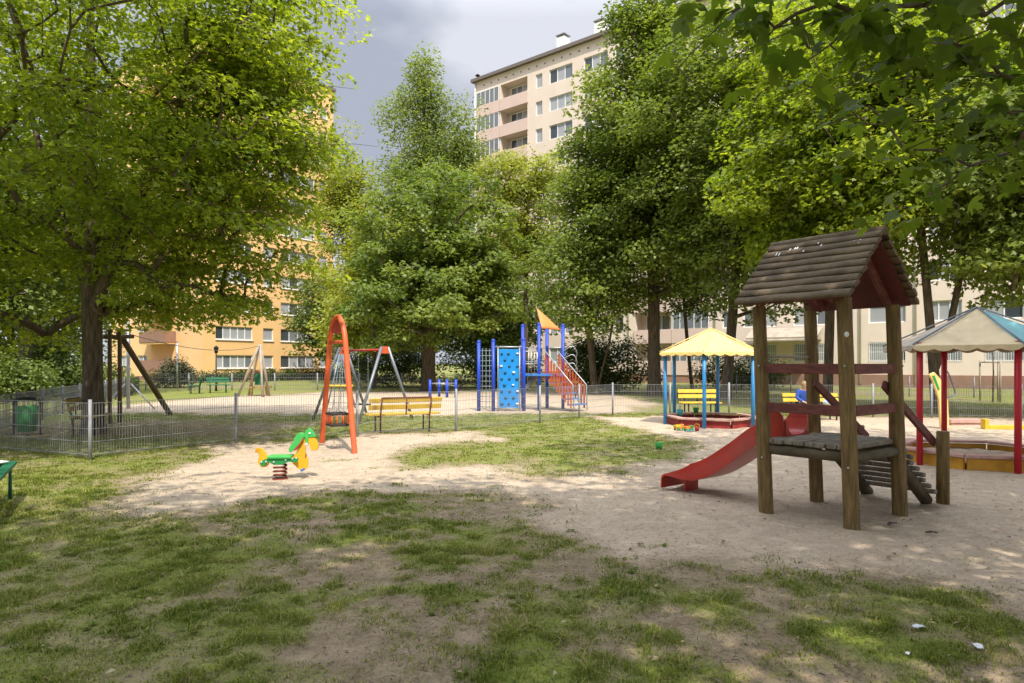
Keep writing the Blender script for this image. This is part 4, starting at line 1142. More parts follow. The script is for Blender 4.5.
def pavilion(label, center, ang0, post_mat, roof_mats, Rr=1.28, Ro=1.42, eave=1.93, apex=2.58):
    root = thing('pavilion', label, 'pavilion', (*center, 0), 0, 'six post pavilions over the sandboxes')
    for k in range(6):
        a = R(ang0 + 60 * k); x, y = Rr * math.cos(a), Rr * math.sin(a)
        p = MB().tube([(x, y, -0.15), (x, y, eave + 0.05)], 0.048, 14).build('post', post_mat, root)
    for k in range(6):
        a0, a1 = R(ang0 + 60 * k), R(ang0 + 60 * (k + 1))
        P0 = Vector((Ro * math.cos(a0), Ro * math.sin(a0), eave)); P1 = Vector((Ro * math.cos(a1), Ro * math.sin(a1), eave)); A = Vector((0, 0, apex))
        mb = MB(); n = 28; top = []; rowl = []
        rows = 5
        grid = []
        for r_ in range(rows + 1):
            t = r_ / rows
            grid.append([(A.lerp(P0, t)).lerp(A.lerp(P1, t), i / n) - Vector((0, 0, 0.05 * math.sin(PI * t) * 0.6)) for i in range(n + 1)])
        hem = []
        for i in range(n + 1):
            s = abs(math.sin(PI * 5 * i / n)) ** 0.6
            q = P0.lerp(P1, i / n); hem.append(Vector((q.x * 1.012, q.y * 1.012, eave - 0.035 - 0.06 * s)))
        grid.append(hem)
        vs = [v for row in grid for v in row]; fs = []
        for r_ in range(len(grid) - 1):
            for i in range(n): fs.append((r_ * (n + 1) + i, r_ * (n + 1) + i + 1, (r_ + 1) * (n + 1) + i + 1, (r_ + 1) * (n + 1) + i))
        mb.add(vs, fs, 0, False)
        o = mb.build('roof_panel', roof_mats[k % len(roof_mats)], root)
        so = o.modifiers.new('thick', 'SOLIDIFY'); so.thickness = 0.012; so.offset = -1
        sm = MB(); sm.tube([A + Vector((0, 0, 0.012)), P0 * 1.004 + Vector((0, 0, 0.012))], 0.014, 6); sm.build('seam', M['steel_grey'] if len(roof_mats) > 1 else roof_mats[0], root)
    rf_ = MB()
    for k in range(6):
        a0, a1 = R(ang0 + 60 * k), R(ang0 + 60 * (k + 1))
        rf_.tube([(Rr * math.cos(a0), Rr * math.sin(a0), eave), (Rr * math.cos(a1), Rr * math.sin(a1), eave)], 0.025, 8)
        rf_.tube([(Rr * math.cos(a0), Rr * math.sin(a0), eave), (0, 0, apex - 0.05)], 0.025, 8)
    rf_.build('roof_frame', post_mat, root)
    return root


def sandbox(label, center, ang0, wall_mat, rim_mat, Ri=1.14, Rout=1.38, h=0.2, sides=6):
    root = thing('sandbox', label, 'sandbox', (*center, 0), 0, 'sandboxes under the pavilions')
    for k in range(sides):
        a0, a1 = R(ang0 + 360 / sides * k), R(ang0 + 360 / sides * (k + 1)); g = 0.02
        def P(r, a, z): return Vector((r * math.cos(a), r * math.sin(a), z))
        w = MB(); rm = (Ri + Rout) / 2
        w.beam(P(rm, a0, h / 2 - 0.03).lerp(P(rm, a1, h / 2 - 0.03), g), P(rm, a1, h / 2 - 0.03).lerp(P(rm, a0, h / 2 - 0.03), g), 0.06, h + 0.02)
        w.build('side_board', wall_mat, root, 0.006)
        s = MB(); z = h
        q = [P(Ri, a0, z), P(Rout, a0, z), P(Rout, a1, z), P(Ri, a1, z)]
        c = sum(q, Vector()) / 4; q = [v.lerp(c, 0.012) for v in q]
        s.add(q + [v + Vector((0, 0, 0.045)) for v in q], [(3, 2, 1, 0), (4, 5, 6, 7), (0, 1, 5, 4), (1, 2, 6, 5), (2, 3, 7, 6), (3, 0, 4, 7)])
        s.build('seat_board', rim_mat, root, 0.008)
    n = 40; vs = [(0, 0, 0.10)]; rr = random.Random(2)
    for ring, r_ in enumerate((0.35, 0.7, 0.95, 1.08)):
        for j in range(n):
            a = 2 * PI * j / n; vs.append((r_ * math.cos(a), r_ * math.sin(a), 0.07 + 0.05 * rr.random()))
    fs = [(0, 1 + j, 1 + (j + 1) % n) for j in range(n)]
    for q in range(3):
        for j in range(n): fs.append((1 + q * n + j, 1 + (q + 1) * n + j, 1 + (q + 1) * n + (j + 1) % n, 1 + q * n + (j + 1) % n))
    MB().add(vs, fs, 0, True).build('sand_fill', M['sand'], root)
    return root


M['sand'] = mat('sand', (0.40, 0.31, 0.225), 0.95, 0.25, 9, 0.6, 40)
YP = (5.36, 18.35); RPV = (7.80, 11.45)
pavilion('yellow roofed pavilion on light blue posts over the red sandbox', YP, -114, M['post_blue'], [M['roof_yellow']])
pavilion('red post pavilion with grey, beige and teal roof panels at the right edge', RPV, 199, M['post_red'], [M['roof_beige'], M['roof_teal'], M['roof_teal'], M['roof_grey'], M['roof_grey'], M['roof_grey']])
sandbox('red sided sandbox with pale rim under the yellow roof', YP, -84, M['box_red'], M['pale_pink'])
sandbox('yellow sided sandbox with pinkish rim under the red post pavilion', RPV, 229, M['box_yellow'], M['pale_pink'])

# ------------------------------------------------------------------ benches


def bench(label, loc, rz, slat, frame, length=1.78, seat_slats=3, back_slats=2, group='park benches', seat_h=0.44, inset=0.68):
    """faces local -y; backrest at +y"""
    root = thing('park_bench', label, 'bench', (*loc, 0), rz, group)
    hl = length / 2
    for i in range(seat_slats):
        y = -0.2 + 0.4 * i / max(1, seat_slats - 1) - 0.03
        MB().box(-hl, hl, y - 0.055, y + 0.055, seat_h - 0.02, seat_h + 0.018).build('seat_slat', slat, root, 0.008)
    for i in range(back_slats):
        z = 0.62 + 0.155 * i; y = 0.25 + 0.05 * i
        MB().beam((-hl, y, z), (hl, y, z), 0.035, 0.115, Vector((0, 0.25, 1))).build('back_slat', slat, root, 0.008)
    for x in (-hl * inset, hl * inset):
        MB().tube([(x, -0.22, 0), (x, -0.22, seat_h - 0.035), (x, 0.21, seat_h - 0.035)], 0.022, 6).build('leg', frame, root)
        MB().tube([(x, 0.20, 0), (x, 0.22, seat_h - 0.03), (x, 0.285, 0.62), (x, 0.34, 0.84)], 0.022, 6).build('leg', frame, root)
    if back_slats:
        m_ = MB().tube([(-hl * inset, 0.335, 0.84), (hl * inset, 0.335, 0.84)], 0.016, 6)
        m_.tube([(0, 0.26, seat_h), (0, 0.335, 0.84)], 0.016, 6)
        m_.build('back_rail', frame, root)
    return root


bench('yellow slatted bench with rusty frame seen from behind by the mesh fence', (-2.62, 16.35), 0.0, M['yellow'], M['rust_red'])
# turn it so that its back is towards the camera
bpy.data.objects['park_bench'].rotation_euler = (0, 0, math.atan2(1.1, 2.13) + PI)
bench('empty yellow bench behind the yellow roofed pavilion', (5.75, 20.9), 0.03, M['yellow'], M['black'], 1.2)
bench('yellow bench on which the person in blue sits', (8.72, 19.7), -0.02, M['yellow'], M['black'], 1.6).scale = (1, 1, 0.92)
bench('worn wooden bench with black frame next to the green bin', (-9.75, 15.75), 1.85, M['bench_wood'], M['black'], 1.2)
bench('green slatted bench cut off at the left edge with white cloth on it', (-5.80, 7.36), math.atan2(-0.86, 0.5) + PI, M['bench_green'], M['bench_green'], 1.9, 4, 0, inset=0.93)
bench('small green bench beside the far lamp post', (at(218, 38), 38.0), 0.5, M['bench_green'], M['bench_green'], 1.2)
bench('small green bench left of the far lamp post', (at(195, 37), 37), -1.2, M['bench_green'], M['bench_green'], 1.2)

# white cloth on the green bench
cl = MB(); n = 9; vs = []
for i in range(n):
    for j in range(n):
        u, v = i / (n - 1), j / (n - 1)
        vs.append(((u - 0.5) * 0.42, (v - 0.5) * 0.34, 0.035 + 0.05 * math.sin(u * 5 + v * 3) ** 2 * math.sin(PI * u) * math.sin(PI * v) + 0.05 * math.sin(PI * u) * math.sin(PI * v)))
fs = [(i * n + j, (i + 1) * n + j, (i + 1) * n + j + 1, i * n + j + 1) for i in range(n - 1) for j in range(n - 1)]
o = cl.add(vs, fs, 0, True).build('cloth', M['white']); o.location = (-6.16, 7.92, 0.455)
so = o.modifiers.new('thick', 'SOLIDIFY'); so.thickness = 0.012
tag(o, 'crumpled white cloth lying on the green bench at the left edge', 'cloth')

# ------------------------------------------------------------------ arch swing
a0, a1 = Vector((-3.97, 14.27, 0)), Vector((-2.88, 12.5, 0)); ac = (a0 + a1) / 2; av = (a1 - a0); span = av.length
sw = thing('arch_swing', 'orange arched swing frame standing on the sand with a toddler seat', 'swing', tuple(ac), math.atan2(av.y, av.x))
hs = span / 2; H_S = 2.55
AR = [(1.0, 0.0), (0.82, 0.27), (0.65, 0.53), (0.545, 0.70), (0.46, 0.83), (0.36, 0.915), (0.24, 0.965), (0.11, 0.993)]
P = [(-hs * 1.06, 0, -0.2)] + [(-hs * a_, 0, H_S * b_) for a_, b_ in AR] + [(0, 0, H_S)] + [(hs * a_, 0, H_S * b_) for a_, b_ in AR[::-1]] + [(hs * 1.06, 0, -0.2)]


def smooth_path(P, k=5):
    out = []
    P = [Vector(p) for p in P]
    for i in range(len(P) - 1):
        p0, p1, p2, p3 = P[max(0, i - 1)], P[i], P[i + 1], P[min(len(P) - 1, i + 2)]
        for s in range(k):
            t = s / k
            out.append(0.5 * (2 * p1 + (p2 - p0) * t + (2 * p0 - 5 * p1 + 4 * p2 - p3) * t * t + (-p0 + 3 * p1 - 3 * p2 + p3) * t ** 3))
    return out + [P[-1]]


MB().tube(smooth_path(P, 4), 0.052, 14).build('arch', M['orange'], sw)
MB().tube([(-hs * 0.51, 0, 2.06), (hs * 0.51, 0, 2.06)], 0.035, 10).build('cross_bar', M['orange'], sw)
poly = [(-hs * 0.36, 2.28), (-hs * 0.29, 2.38), (-hs * 0.16, 2.46), (0, 2.5), (hs * 0.16, 2.46), (hs * 0.29, 2.38), (hs * 0.36, 2.28), (0.1, 2.22), (-0.1, 2.22)]
MB().prism(poly, -0.015, 0.015).build('gusset', M['slide_red'], sw)


def chain(mb, p, q, link_len=0.05, r=0.0045):
    p, q = Vector(p), Vector(q); d = q - p; n = max(2, int(d.length / link_len)); d.normalize()
    s = d.orthogonal().normalized(); t = d.cross(s)
    for i in range(n):
        c = p + (q - p) * ((i + 0.5) / n); w = s if i % 2 else t
        h = link_len * 0.62
        mb.tube([c + d * h, c + d * h * 0.4 + w * 0.013, c - d * h * 0.4 + w * 0.013, c - d * h, c - d * h * 0.4 - w * 0.013, c + d * h * 0.4 - w * 0.013], r, 4, closed=True, smooth=False)


ch = MB()
for x in (-0.22, 0.22): chain(ch, (x, 0, 2.04), (x * 0.85, 0, 0.80)); ch.tube([(x * .85, 0, .8), (x * 0.85, -0.14, 0.66)], 0.006, 5); ch.tube([(x * .85, 0, .8), (x * 0.85, 0.14, 0.66)], 0.006, 5)
ch.build('chains', M['steel_grey'], sw)
st = MB()
st.tube([(-0.2, -0.16, 0.66), (0.2, -0.16, 0.66), (0.2, 0.16, 0.66), (-0.2, 0.16, 0.66)], 0.022, 8, closed=True)
st.box(-0.2, 0.2, -0.17, 0.17, 0.42, 0.46)
seat = st.build('toddler_seat', M['rubber'], sw)
sb = MB()
for x in (-0.18, -0.06, 0.06, 0.18):
    for y in (-0.16, 0.16): sb.tube([(x, y, 0.455), (x, y, 0.65)], 0.014, 6)
for y in (-0.06, 0.06):
    for x in (-0.19, 0.19): sb.tube([(x, y, 0.455), (x, y, 0.65)], 0.014, 6)
sb.build('seat_bars', M['orange'], seat)

# ------------------------------------------------------------------ spring rider
sr = thing('spring_rider', 'yellow and green horse shaped spring rider on a rusty coil in the sand', 'spring rider', (-3.30, 9.72, 0), 0.06)


def rp_(pts):  # zoom crop pixels to local metres
    return [((x - 390) * 0.1025 / 70.3, (578 - y) * 0.1025 / 70.3) for x, y in pts]


def smooth_poly(poly, k=3):
    n = len(poly); out = []
    for i in range(n):
        p0, p1, p2, p3 = [Vector((*poly[(i + q) % n], 0)) for q in (-1, 0, 1, 2)]
        for s in range(k):
            t = s / k
            v = 0.5 * (2 * p1 + (p2 - p0) * t + (2 * p0 - 5 * p1 + 4 * p2 - p3) * t * t + (-p0 + 3 * p1 - 3 * p2 + p3) * t ** 3)
            out.append((v.x, v.y))
    return out


coil = [(0.085 * math.cos(a), 0.085 * math.sin(a), 0.03 + 0.19 * a / (2 * PI * 3.6)) for a in np.linspace(0, 2 * PI * 3.6, 90)]
MB().tube(coil, 0.0145, 8).build('spring', M['rust_red'], sr)
MB().lathe([(0.0, 0.012), (0.105, 0.012), (0.11, 0.0), (0.11, -0.05)], 20).build('base_plate', M['rust_red'], sr)
MB().prism(smooth_poly(rp_([(497, 400), (540, 330), (600, 215), (640, 190), (632, 300), (650, 370), (662, 420), (648, 480), (590, 492), (540, 455)])), -0.016, 0.016).build('neck_panel', M['rider_yellow'], sr, 0.005)
MB().prism(smooth_poly(rp_([(665, 175), (715, 170), (745, 215), (758, 255), (745, 295), (712, 305), (688, 285), (676, 245), (664, 215)])), -0.030, 0.030).build('muzzle', M['rider_yellow'], sr, 0.005)
MB().prism(rp_([(636, 190), (622, 150), (640, 105), (668, 80), (700, 110), (735, 165), (700, 172), (668, 172), (664, 235), (640, 240)]), -0.040, 0.040).build('head', M['bright_green'], sr, 0.006)
ey = MB()
for s_ in (-1, 1): ey.ball((rp_([(680, 132)])[0][0], s_ * 0.042, rp_([(680, 132)])[0][1]), 0.016, 10)
ey.build('eyes', M['white'], sr)
for s_ in (-1, 1):
    MB().prism(smooth_poly(rp_([(488, 318), (478, 280), (520, 215), (540, 160), (580, 128), (618, 140), (622, 175), (590, 225), (555, 262), (520, 300)])), s_ * 0.03 - 0.01, s_ * 0.03 + 0.01).build('mane', M['bright_green'], sr, 0.005)
    MB().prism(rp_([(528, 290), (560, 262), (612, 185), (618, 172), (624, 182), (606, 220), (570, 270), (536, 304)]), s_ * 0.045 - 0.006, s_ * 0.045 + 0.006).build('mane_edge', M['slide_red'], sr)
MB().prism(smooth_poly(rp_([(150, 300), (165, 277), (205, 275), (240, 300), (262, 345), (278, 385), (285, 420), (262, 455), (215, 460), (182, 430), (180, 390), (190, 350), (178, 318), (158, 318)])), -0.016, 0.016).build('tail_panel', M['rider_yellow'], sr, 0.005)
z0 = rp_([(0, 370)])[0][1]; z1 = rp_([(0, 345)])[0][1]
MB().box(-0.155, 0.175, -0.11, 0.11, z0 - 0.005, z1).build('seat', M['bright_green'], sr, 0.012)
sd = MB()
for s_ in (-1, 1):
    sd.prism(smooth_poly(rp_([(285, 372), (500, 372), (570, 360), (572, 400), (545, 412), (480, 405), (420, 432), (340, 428), (290, 405), (260, 440), (222, 440), (212, 405), (240, 388)])), s_ * 0.075 - 0.012, s_ * 0.075 + 0.012)
sd.build('side_board', M['green'], sr, 0.004)
MB().box(-0.07, 0.08, -0.062, 0.062, z0 - 0.08, z0 - 0.006).build('mount_block', M['toy_blue'], sr, 0.008)
nb = MB()
for x, y in ((228, 405), (272, 402), (345, 405), (458, 385), (522, 375), (560, 370)):
    q = rp_([(x, y)])[0]
    for s_ in (-1, 1): nb.ball((q[0], s_ * 0.09, q[1]), 0.013, 8)
nb.build('bolt_caps', M['hold_pale'], sr)
MB().tube([(rp_([(655, 232)])[0][0], -0.15, rp_([(655, 232)])[0][1]), (rp_([(655, 232)])[0][0], 0.15, rp_([(655, 232)])[0][1])], 0.012, 8).build('handle', M['hold_pale'], sr)
MB().tube([(rp_([(620, 482)])[0][0], -0.16, rp_([(620, 482)])[0][1]), (rp_([(620, 482)])[0][0], 0.16, rp_([(620, 482)])[0][1])], 0.016, 8).build('foot_peg', M['toy_blue'], sr)

# ------------------------------------------------------------------ grey A frame swing behind the fence
u = Vector((-0.78, 0.62)); vv = Vector((0.62, 0.78))
gs = thing('frame_swing', 'grey A frame swing with red beam behind the yellow bench', 'swing', (-4.35, 19.95, 0), math.atan2(u.y, u.x))
for s_ in (-1, 1):
    x = s_ * 0.95
    for t_ in (-1, 1):
        MB().tube([(x + 0.08 * s_, t_ * 1.08, -0.2), (x, t_ * 0.12, 2.1)], 0.042, 12).build('leg', M['steel_grey'], gs)
    MB().prism([(-0.16, 1.92), (0.16, 1.92), (0.11, 2.12), (-0.11, 2.12)], -0.02, 0.02, f=lambda v: (x + v[1], v[0], v[2])).build('end_plate', M['orange'], gs)
MB().tube([(-0.95, 0, 2.02), (0.95, 0, 2.02)], 0.036, 12).build('beam', M['slide_red'], gs)
c_ = MB()
for x in (-0.22, 0.22): chain(c_, (x, 0, 1.97), (x, 0, 0.46))
c_.build('chains', M['steel_grey'], gs)
MB().box(-0.25, 0.25, -0.1, 0.1, 0.42, 0.46).build('swing_seat', M['rubber'], gs, 0.01)

# rope climbing frame
rc = thing('rope_climber', 'small grey rope climbing net with yellow bar behind the arch swing', 'climbing net', (at(341, 25), 25.0, 0), 0.25)
MB().tube([(-0.50, -0.3, 0), (-0.05, 0, 2.0)], 0.03, 8).tube([(0.50, -0.3, 0), (0.05, 0, 2.0)], 0.03, 8).tube([(-0.5, 0.7, 0), (-0.05, 0, 2.0)], 0.03, 8).tube([(0.5, 0.7, 0), (0.05, 0, 2.0)], 0.03, 8).build('frame_poles', M['steel_grey'], rc)
net = MB()
for i in range(9):
    t = i / 9; y = -0.3 + 0.3 * t; z = 2.0 * t; w = 0.5 - 0.45 * t
    net.tube([(-w, y, z), (w, y, z)], 0.011, 5)
for i in range(6):
    x = -0.5 + i * 0.2; net.tube([(x, -0.3, 0.0), (x * 0.1, 0, 2.0)], 0.011, 5)
net.build('rope_net', M['rope'], rc)
MB().tube([(-0.52, -0.24, 0.82), (0.42, -0.24, 0.82)], 0.045, 10).build('cross_bar', M['yellow'], rc)
MB().tube([(0.24, -0.5, 0.05), (0.24, -0.5, 1.55)], 0.03, 8).build('pole', M['bright_green'], rc)

# ------------------------------------------------------------------ blue climbing set
BX, BY = 0.45, 23.6
cs = thing('climbing_set', 'blue post climbing set with rock wall, orange sail and slatted orange stairs', 'climbing set', (BX, BY, 0), 0.0)


def cx(px, D): return at(px, D) - BX


posts = {'A': (cx(478.8, 23.5), -0.1, 2.38), 'B': (cx(493.3, 23.4), -0.2, 2.42), 'C': (cx(523.8, 23.4), -0.2, 2.45), 'C2': (cx(522.8, 24.6), 1.0, 3.0), 'D': (cx(539, 23.7), 0.1, 3.0), 'E': (cx(547, 25.0), 1.4, 2.95), 'F': (cx(563, 24.5), 0.9, 3.0)}
for k, (x, y, h) in posts.items():
    p = MB().tube([(x, y, -0.2), (x, y, h)], 0.062, 14).build('post', M['royal_blue'], cs)
    MB().lathe([(0.066, -0.03), (0.066, 0.02), (0.04, 0.05), (0.0, 0.055)], 12, (x, y, h)).build('post_cap', M['royal_blue'], p)
A_, B_, C_ = posts['A'], posts['B'], posts['C']
nt_ = MB()
for i in range(12): z = 0.15 + i * 0.175; nt_.tube([(A_[0], A_[1], z), (B_[0], B_[1], z)], 0.014, 6)
for i in range(1, 4):
    t = i / 4; nt_.tube([(A_[0] + (B_[0] - A_[0]) * t, A_[1] + (B_[1] - A_[1]) * t, 0.1), (A_[0] + (B_[0] - A_[0]) * t, A_[1] + (B_[1] - A_[1]) * t, 2.15)], 0.010, 6)
nt_.build('rope_ladder', M['rope'], cs)
wx0, wx1 = B_[0] + 0.16, C_[0] - 0.14
MB().box(wx0 + 0.03, wx1 - 0.03, -0.22, -0.18, 0.12, 2.12).build('climbing_wall', M['wall_blue'], cs, 0.006)
fr = MB()
for x in (wx0, wx1): fr.tube([(x, -0.2, 0.0), (x, -0.2, 2.2)], 0.02, 8)
fr.tube([(B_[0], -0.2, 2.2), (C_[0], -0.2, 2.2)], 0.025, 8); fr.tube([(B_[0], -0.2, 0.1), (C_[0], -0.2, 0.1)], 0.015, 8)
fr.build('wall_frame', M['steel'], cs)
wallo = bpy.data.objects['climbing_wall']
rr = random.Random(6)
for r_ in range(9):
    for c in range(3 if r_ % 2 == 0 else 2):
        x = wx0 + 0.12 + c * 0.27 + (0.13 if r_ % 2 else 0) + rr.uniform(-0.03, 0.03); z = 0.25 + r_ * 0.215
        h = MB().ball((x, -0.235, z), 0.045 + 0.015 * rr.random(), 10, 0, 0.7, 0.7); h.build('hand_hold', M['hold_pale'] if rr.random() < 0.45 else M['hold_dark'], wallo)
plz = 1.27
MB().box(C_[0], posts['F'][0], 0.0, 1.2, plz - 0.07, plz).build('platform', M['step_blue'], cs)
rl = MB()
for z in (1.62, 2.05): rl.tube([(C_[0], -0.2, z), (posts['D'][0], 0.1, z)], 0.017, 8)
for i in range(5):
    t = (i + 0.5) / 5; x = C_[0] + (posts['D'][0] - C_[0]) * t; y = -0.2 + 0.3 * t; rl.tube([(x, y, plz), (x, y, 2.05)], 0.012, 6)
for z in (1.7, 2.2): rl.tube([(C_[0], 1.0, z), (posts['E'][0], 1.4, z), (posts['F'][0], 0.9, z)], 0.017, 8)
for k in range(3): rl.tube(smooth_path([(posts['F'][0] + 0.02, 0.9, 1.5 + .3 * k), (posts['F'][0] + 0.35, 0.9, 1.65 + .3 * k), (posts['F'][0] + 0.5, 0.9, 1.4 + .3 * k), (posts['F'][0] + 0.45, 1.1, 1.1 + .3 * k)]), 0.015, 6)
rl.build('railing', M['steel'], cs)
MB().beam((C_[0] + 0.1, 0.6, 0.75), (posts['D'][0] - 0.1, 0.7, plz - 0.05), 0.5, 0.04).build('sloping_plank', M['wood_grey'], cs)
# sail
S = [Vector((cx(536.5, 24.2), 0.6, 3.62)), Vector((cx(542, 23.8), 0.2, 2.86)), Vector((cx(561, 24.5), 0.9, 2.83)), Vector((cx(545, 25), 1.3, 2.85))]
sl = MB(); n = 8; vs = []; fs = []
for i in range(n + 1):
    for j in range(n + 1):
        u_, v_ = i / n, j / n
        p = S[0].lerp(S[1], u_).lerp(S[0].lerp(S[2], u_), v_) - Vector((0, 0.1, 0)) * math.sin(PI * u_) * math.sin(PI * v_); vs.append(p)
fs = [(i * (n + 1) + j, (i + 1) * (n + 1) + j, (i + 1) * (n + 1) + j + 1, i * (n + 1) + j + 1) for i in range(n) for j in range(n)]
o = sl.add(vs, fs, 0, True).build('sail', M['sail_orange'], cs); so = o.modifiers.new('thick', 'SOLIDIFY'); so.thickness = 0.02
MB().tube([S[0] + Vector((0, 0.03, 0.03)), S[1] + Vector((0, 0.03, -0.05))], 0.014, 6).build('sail_pole', M['steel'], cs)
# stairs: run to the right and slightly forward
Tn, Bn = Vector((cx(545, 23.8), 0.2, plz)), Vector((cx(573, 23.0), -0.6, 0.12)); Tf, Bf = Vector((cx(558, 24.5), 0.9, plz)), Vector((cx(586.5, 23.6), 0.05, 0.12))
for (T_, B__) in ((Tn, Bn), (Tf, Bf)):
    n = 10; m_ = MB()
    for i in range(n):
        p = T_.lerp(B__, (i + 0.3) / n); hh = 0.78; d = (B__ - T_); d.z = 0; d.normalize()
        m_.beam(p + Vector((0, 0, -0.12)), p + Vector((0, 0, hh - 0.05)), 0.018, 0.062, d)
    m_.build('stair_side', M['rail_orange'], cs)
    MB().tube([T_ + Vector((0, 0, 0.80)), B__ + Vector((0, 0, 0.78)), B__ + Vector((0.03, 0, -0.1))], 0.02, 8).build('handrail', M['steel'], cs)
for i in range(6):
    t = (i + 0.6) / 6.2; p, q = Tn.lerp(Bn, t), Tf.lerp(Bf, t)
    MB().beam(p, q, 0.26, 0.04).build('step', M['step_blue'], cs)

# low blue bars
lb = thing('balance_bars', 'low blue post exercise bars in front of the round chestnut', 'exercise bars', (at(443, 32.7), 32.7, 0), 0.0)
for i, (x, y) in enumerate(((-0.62, 0), (-0.21, 0.25), (0.19, 0.0), (0.61, 0.1))):
    MB().tube([(x, y, -0.1), (x, y, 0.86)], 0.07, 12).build('post', M['royal_blue'], lb)
MB().tube([(-0.62, 0, 0.68), (0.61, 0.1, 0.68)], 0.022, 8).tube([(-0.62, 0, 0.66), (-0.21, 0.25, 0.66), (0.61, .1, 0.55)], 0.022, 8).build('bar', M['steel'], lb)

# ------------------------------------------------------------------ cable ride
zl = thing('log_frame', 'dark log frame with long leaning brace beside the maple trunk', 'cable ride', (-10.9, 18.9, 0), 0)
for x, y in ((-0.12, -0.2), (-0.02, 0.1), (-0.30, 0.6)):
    MB().tube([(x, y, -0.2), (x, y, 2.55)], 0.055, 12).build('post', M['wood_pole'], zl)
MB().tube([(-0.05, 0.1, 2.5), (0.05, 2.9, -0.1)], 0.08, 12).build('brace', M['wood_pole'], zl)
MB().tube([(-0.3, -0.2, 2.36), (0.2, 0.4, 2.4)], 0.06, 10).build('cross_log', M['wood_pole'], zl)
zf_ = thing('log_frame', 'pale weathered A frame with wooden platform before the orange block', 'cable ride', (at(260, 33.5), 33.5, 0), 0.1)
for x, y in ((-1.15, 0.2), (0.28, -0.6), (0.28, 0.7), (-0.9, 1.2)):
    MB().tube([(x, y, -0.1), (0.0 + 0.03 * x, 0.03 * y, 2.55)], 0.06, 10).build('pole', M['wood_grey'], zf_)
MB().box(-0.75, 0.12, 0.9, 1.9, 0.38, 0.46).box(-0.72, -0.62, 0.95, 1.05, 0, 0.4).box(0.0, 0.1, 0.95, 1.05, 0, 0.4).build('platform', M['bench_wood'], zf_)
MB().box(-0.7, -0.63, 0.95, 1.02, 0.46, 1.25).box(0.02, 0.09, 0.95, 1.02, 0.46, 1.25).box(-0.7, 0.09, 0.95, 1.02, 1.18, 1.26).build('platform_rail', M['rust_red'], zf_)
MB().box(-0.5, -0.05, 0.96, 1.0, 0.55, 1.1).build('panel', M['bench_green'], zf_)
cb = MB(); p, q = Vector((-10.8, 19.0, 2.5)), Vector((at(260, 33.5), 33.5, 2.5))
cb.tube([p.lerp(q, t) - Vector((0, 0, 0.35 * 4 * t * (1 - t))) for t in np.linspace(0, 1, 14)], 0.012, 5)
tag(cb.build('steel_cable', M['steel_dark']), 'thin sagging steel cable strung between the two log frames', 'cable')

# galvanised pole with struts
gp = thing('steel_pole', 'galvanised pole with two slanting struts right of the maple trunk', 'pole', (at(128, 24.5), 24.5, 0), 0)
MB().tube([(0, 0, -0.1), (0, 0, 3.2)], 0.06, 10).build('pole', M['steel'], gp)
for s_ in (-1, 1): MB().tube([(s_ * 0.95, 0, 0), (s_ * 0.1, 0, 0.9)], 0.025, 8).build('strut', M['steel'], gp)
p2 = thing('steel_pole', 'tall thin grey pole in front of the orange block corner', 'pole', (at(177, 44), 44, 0), 0)
MB().tube([(0, 0, 0), (0, 0, 3.0)], 0.06, 10).build('pole', M['steel'], p2)
MB().lathe([(0.075, 0.0), (0.075, 0.03), (0.0, 0.05)], 10, (0, 0, 3.0)).build('cap', M['steel_dark'], p2)
lp = thing('street_lamp', 'slim black lantern post before the orange block windows', 'lamp', (at(216, 40), 40, 0), 0)
MB().tube([(0, 0, 0), (0, 0, 0.4), (0, 0, 2.2)], [0.07, 0.05, 0.035], 10).build('pole', M['black'], lp)
MB().lathe([(0.0, 0.0), (0.09, 0.04), (0.14, 0.32), (0.17, 0.34), (0.04, 0.46), (0.0, 0.5)], 8, (0, 0, 2.2)).build('lantern', M['black'], lp)

# ------------------------------------------------------------------ bins
def bin_(label, loc, w=0.36, h=0.62):
    b = thing('litter_bin', label, 'bin', (*loc, 0), 0.1, 'green litter bins')
    MB().lathe([(0.0, 0.08), (w * 0.42, 0.08), (w * 0.5, h), (w * 0.46, h), (w * 0.38, 0.1)], 14).build('basket', M['green'], b)
    f = MB()
    for s_ in (-1, 1): f.tube([(s_ * (w * 0.62), 0, -0.1), (s_ * (w * 0.62), 0, h * 1.05)], 0.025, 8)
    f.build('frame', M['black'], b)
    MB().tube(smooth_path([(-w * 0.66, 0, h * 1.05), (-w * 0.5, 0, h * 1.22), (0, 0, h * 1.27), (w * 0.5, 0, h * 1.22), (w * 0.66, 0, h * 1.05)]), 0.035, 8).build('hood', M['black'], b)
    return b


bin_('green litter bin with black hood behind the fence beside the wooden bench', (-11.15, 15.7), 0.46, 0.66)
bin_('far green litter bin by the grey trunk at the left edge', (at(13, 33), 32.0), 0.5, 0.8)

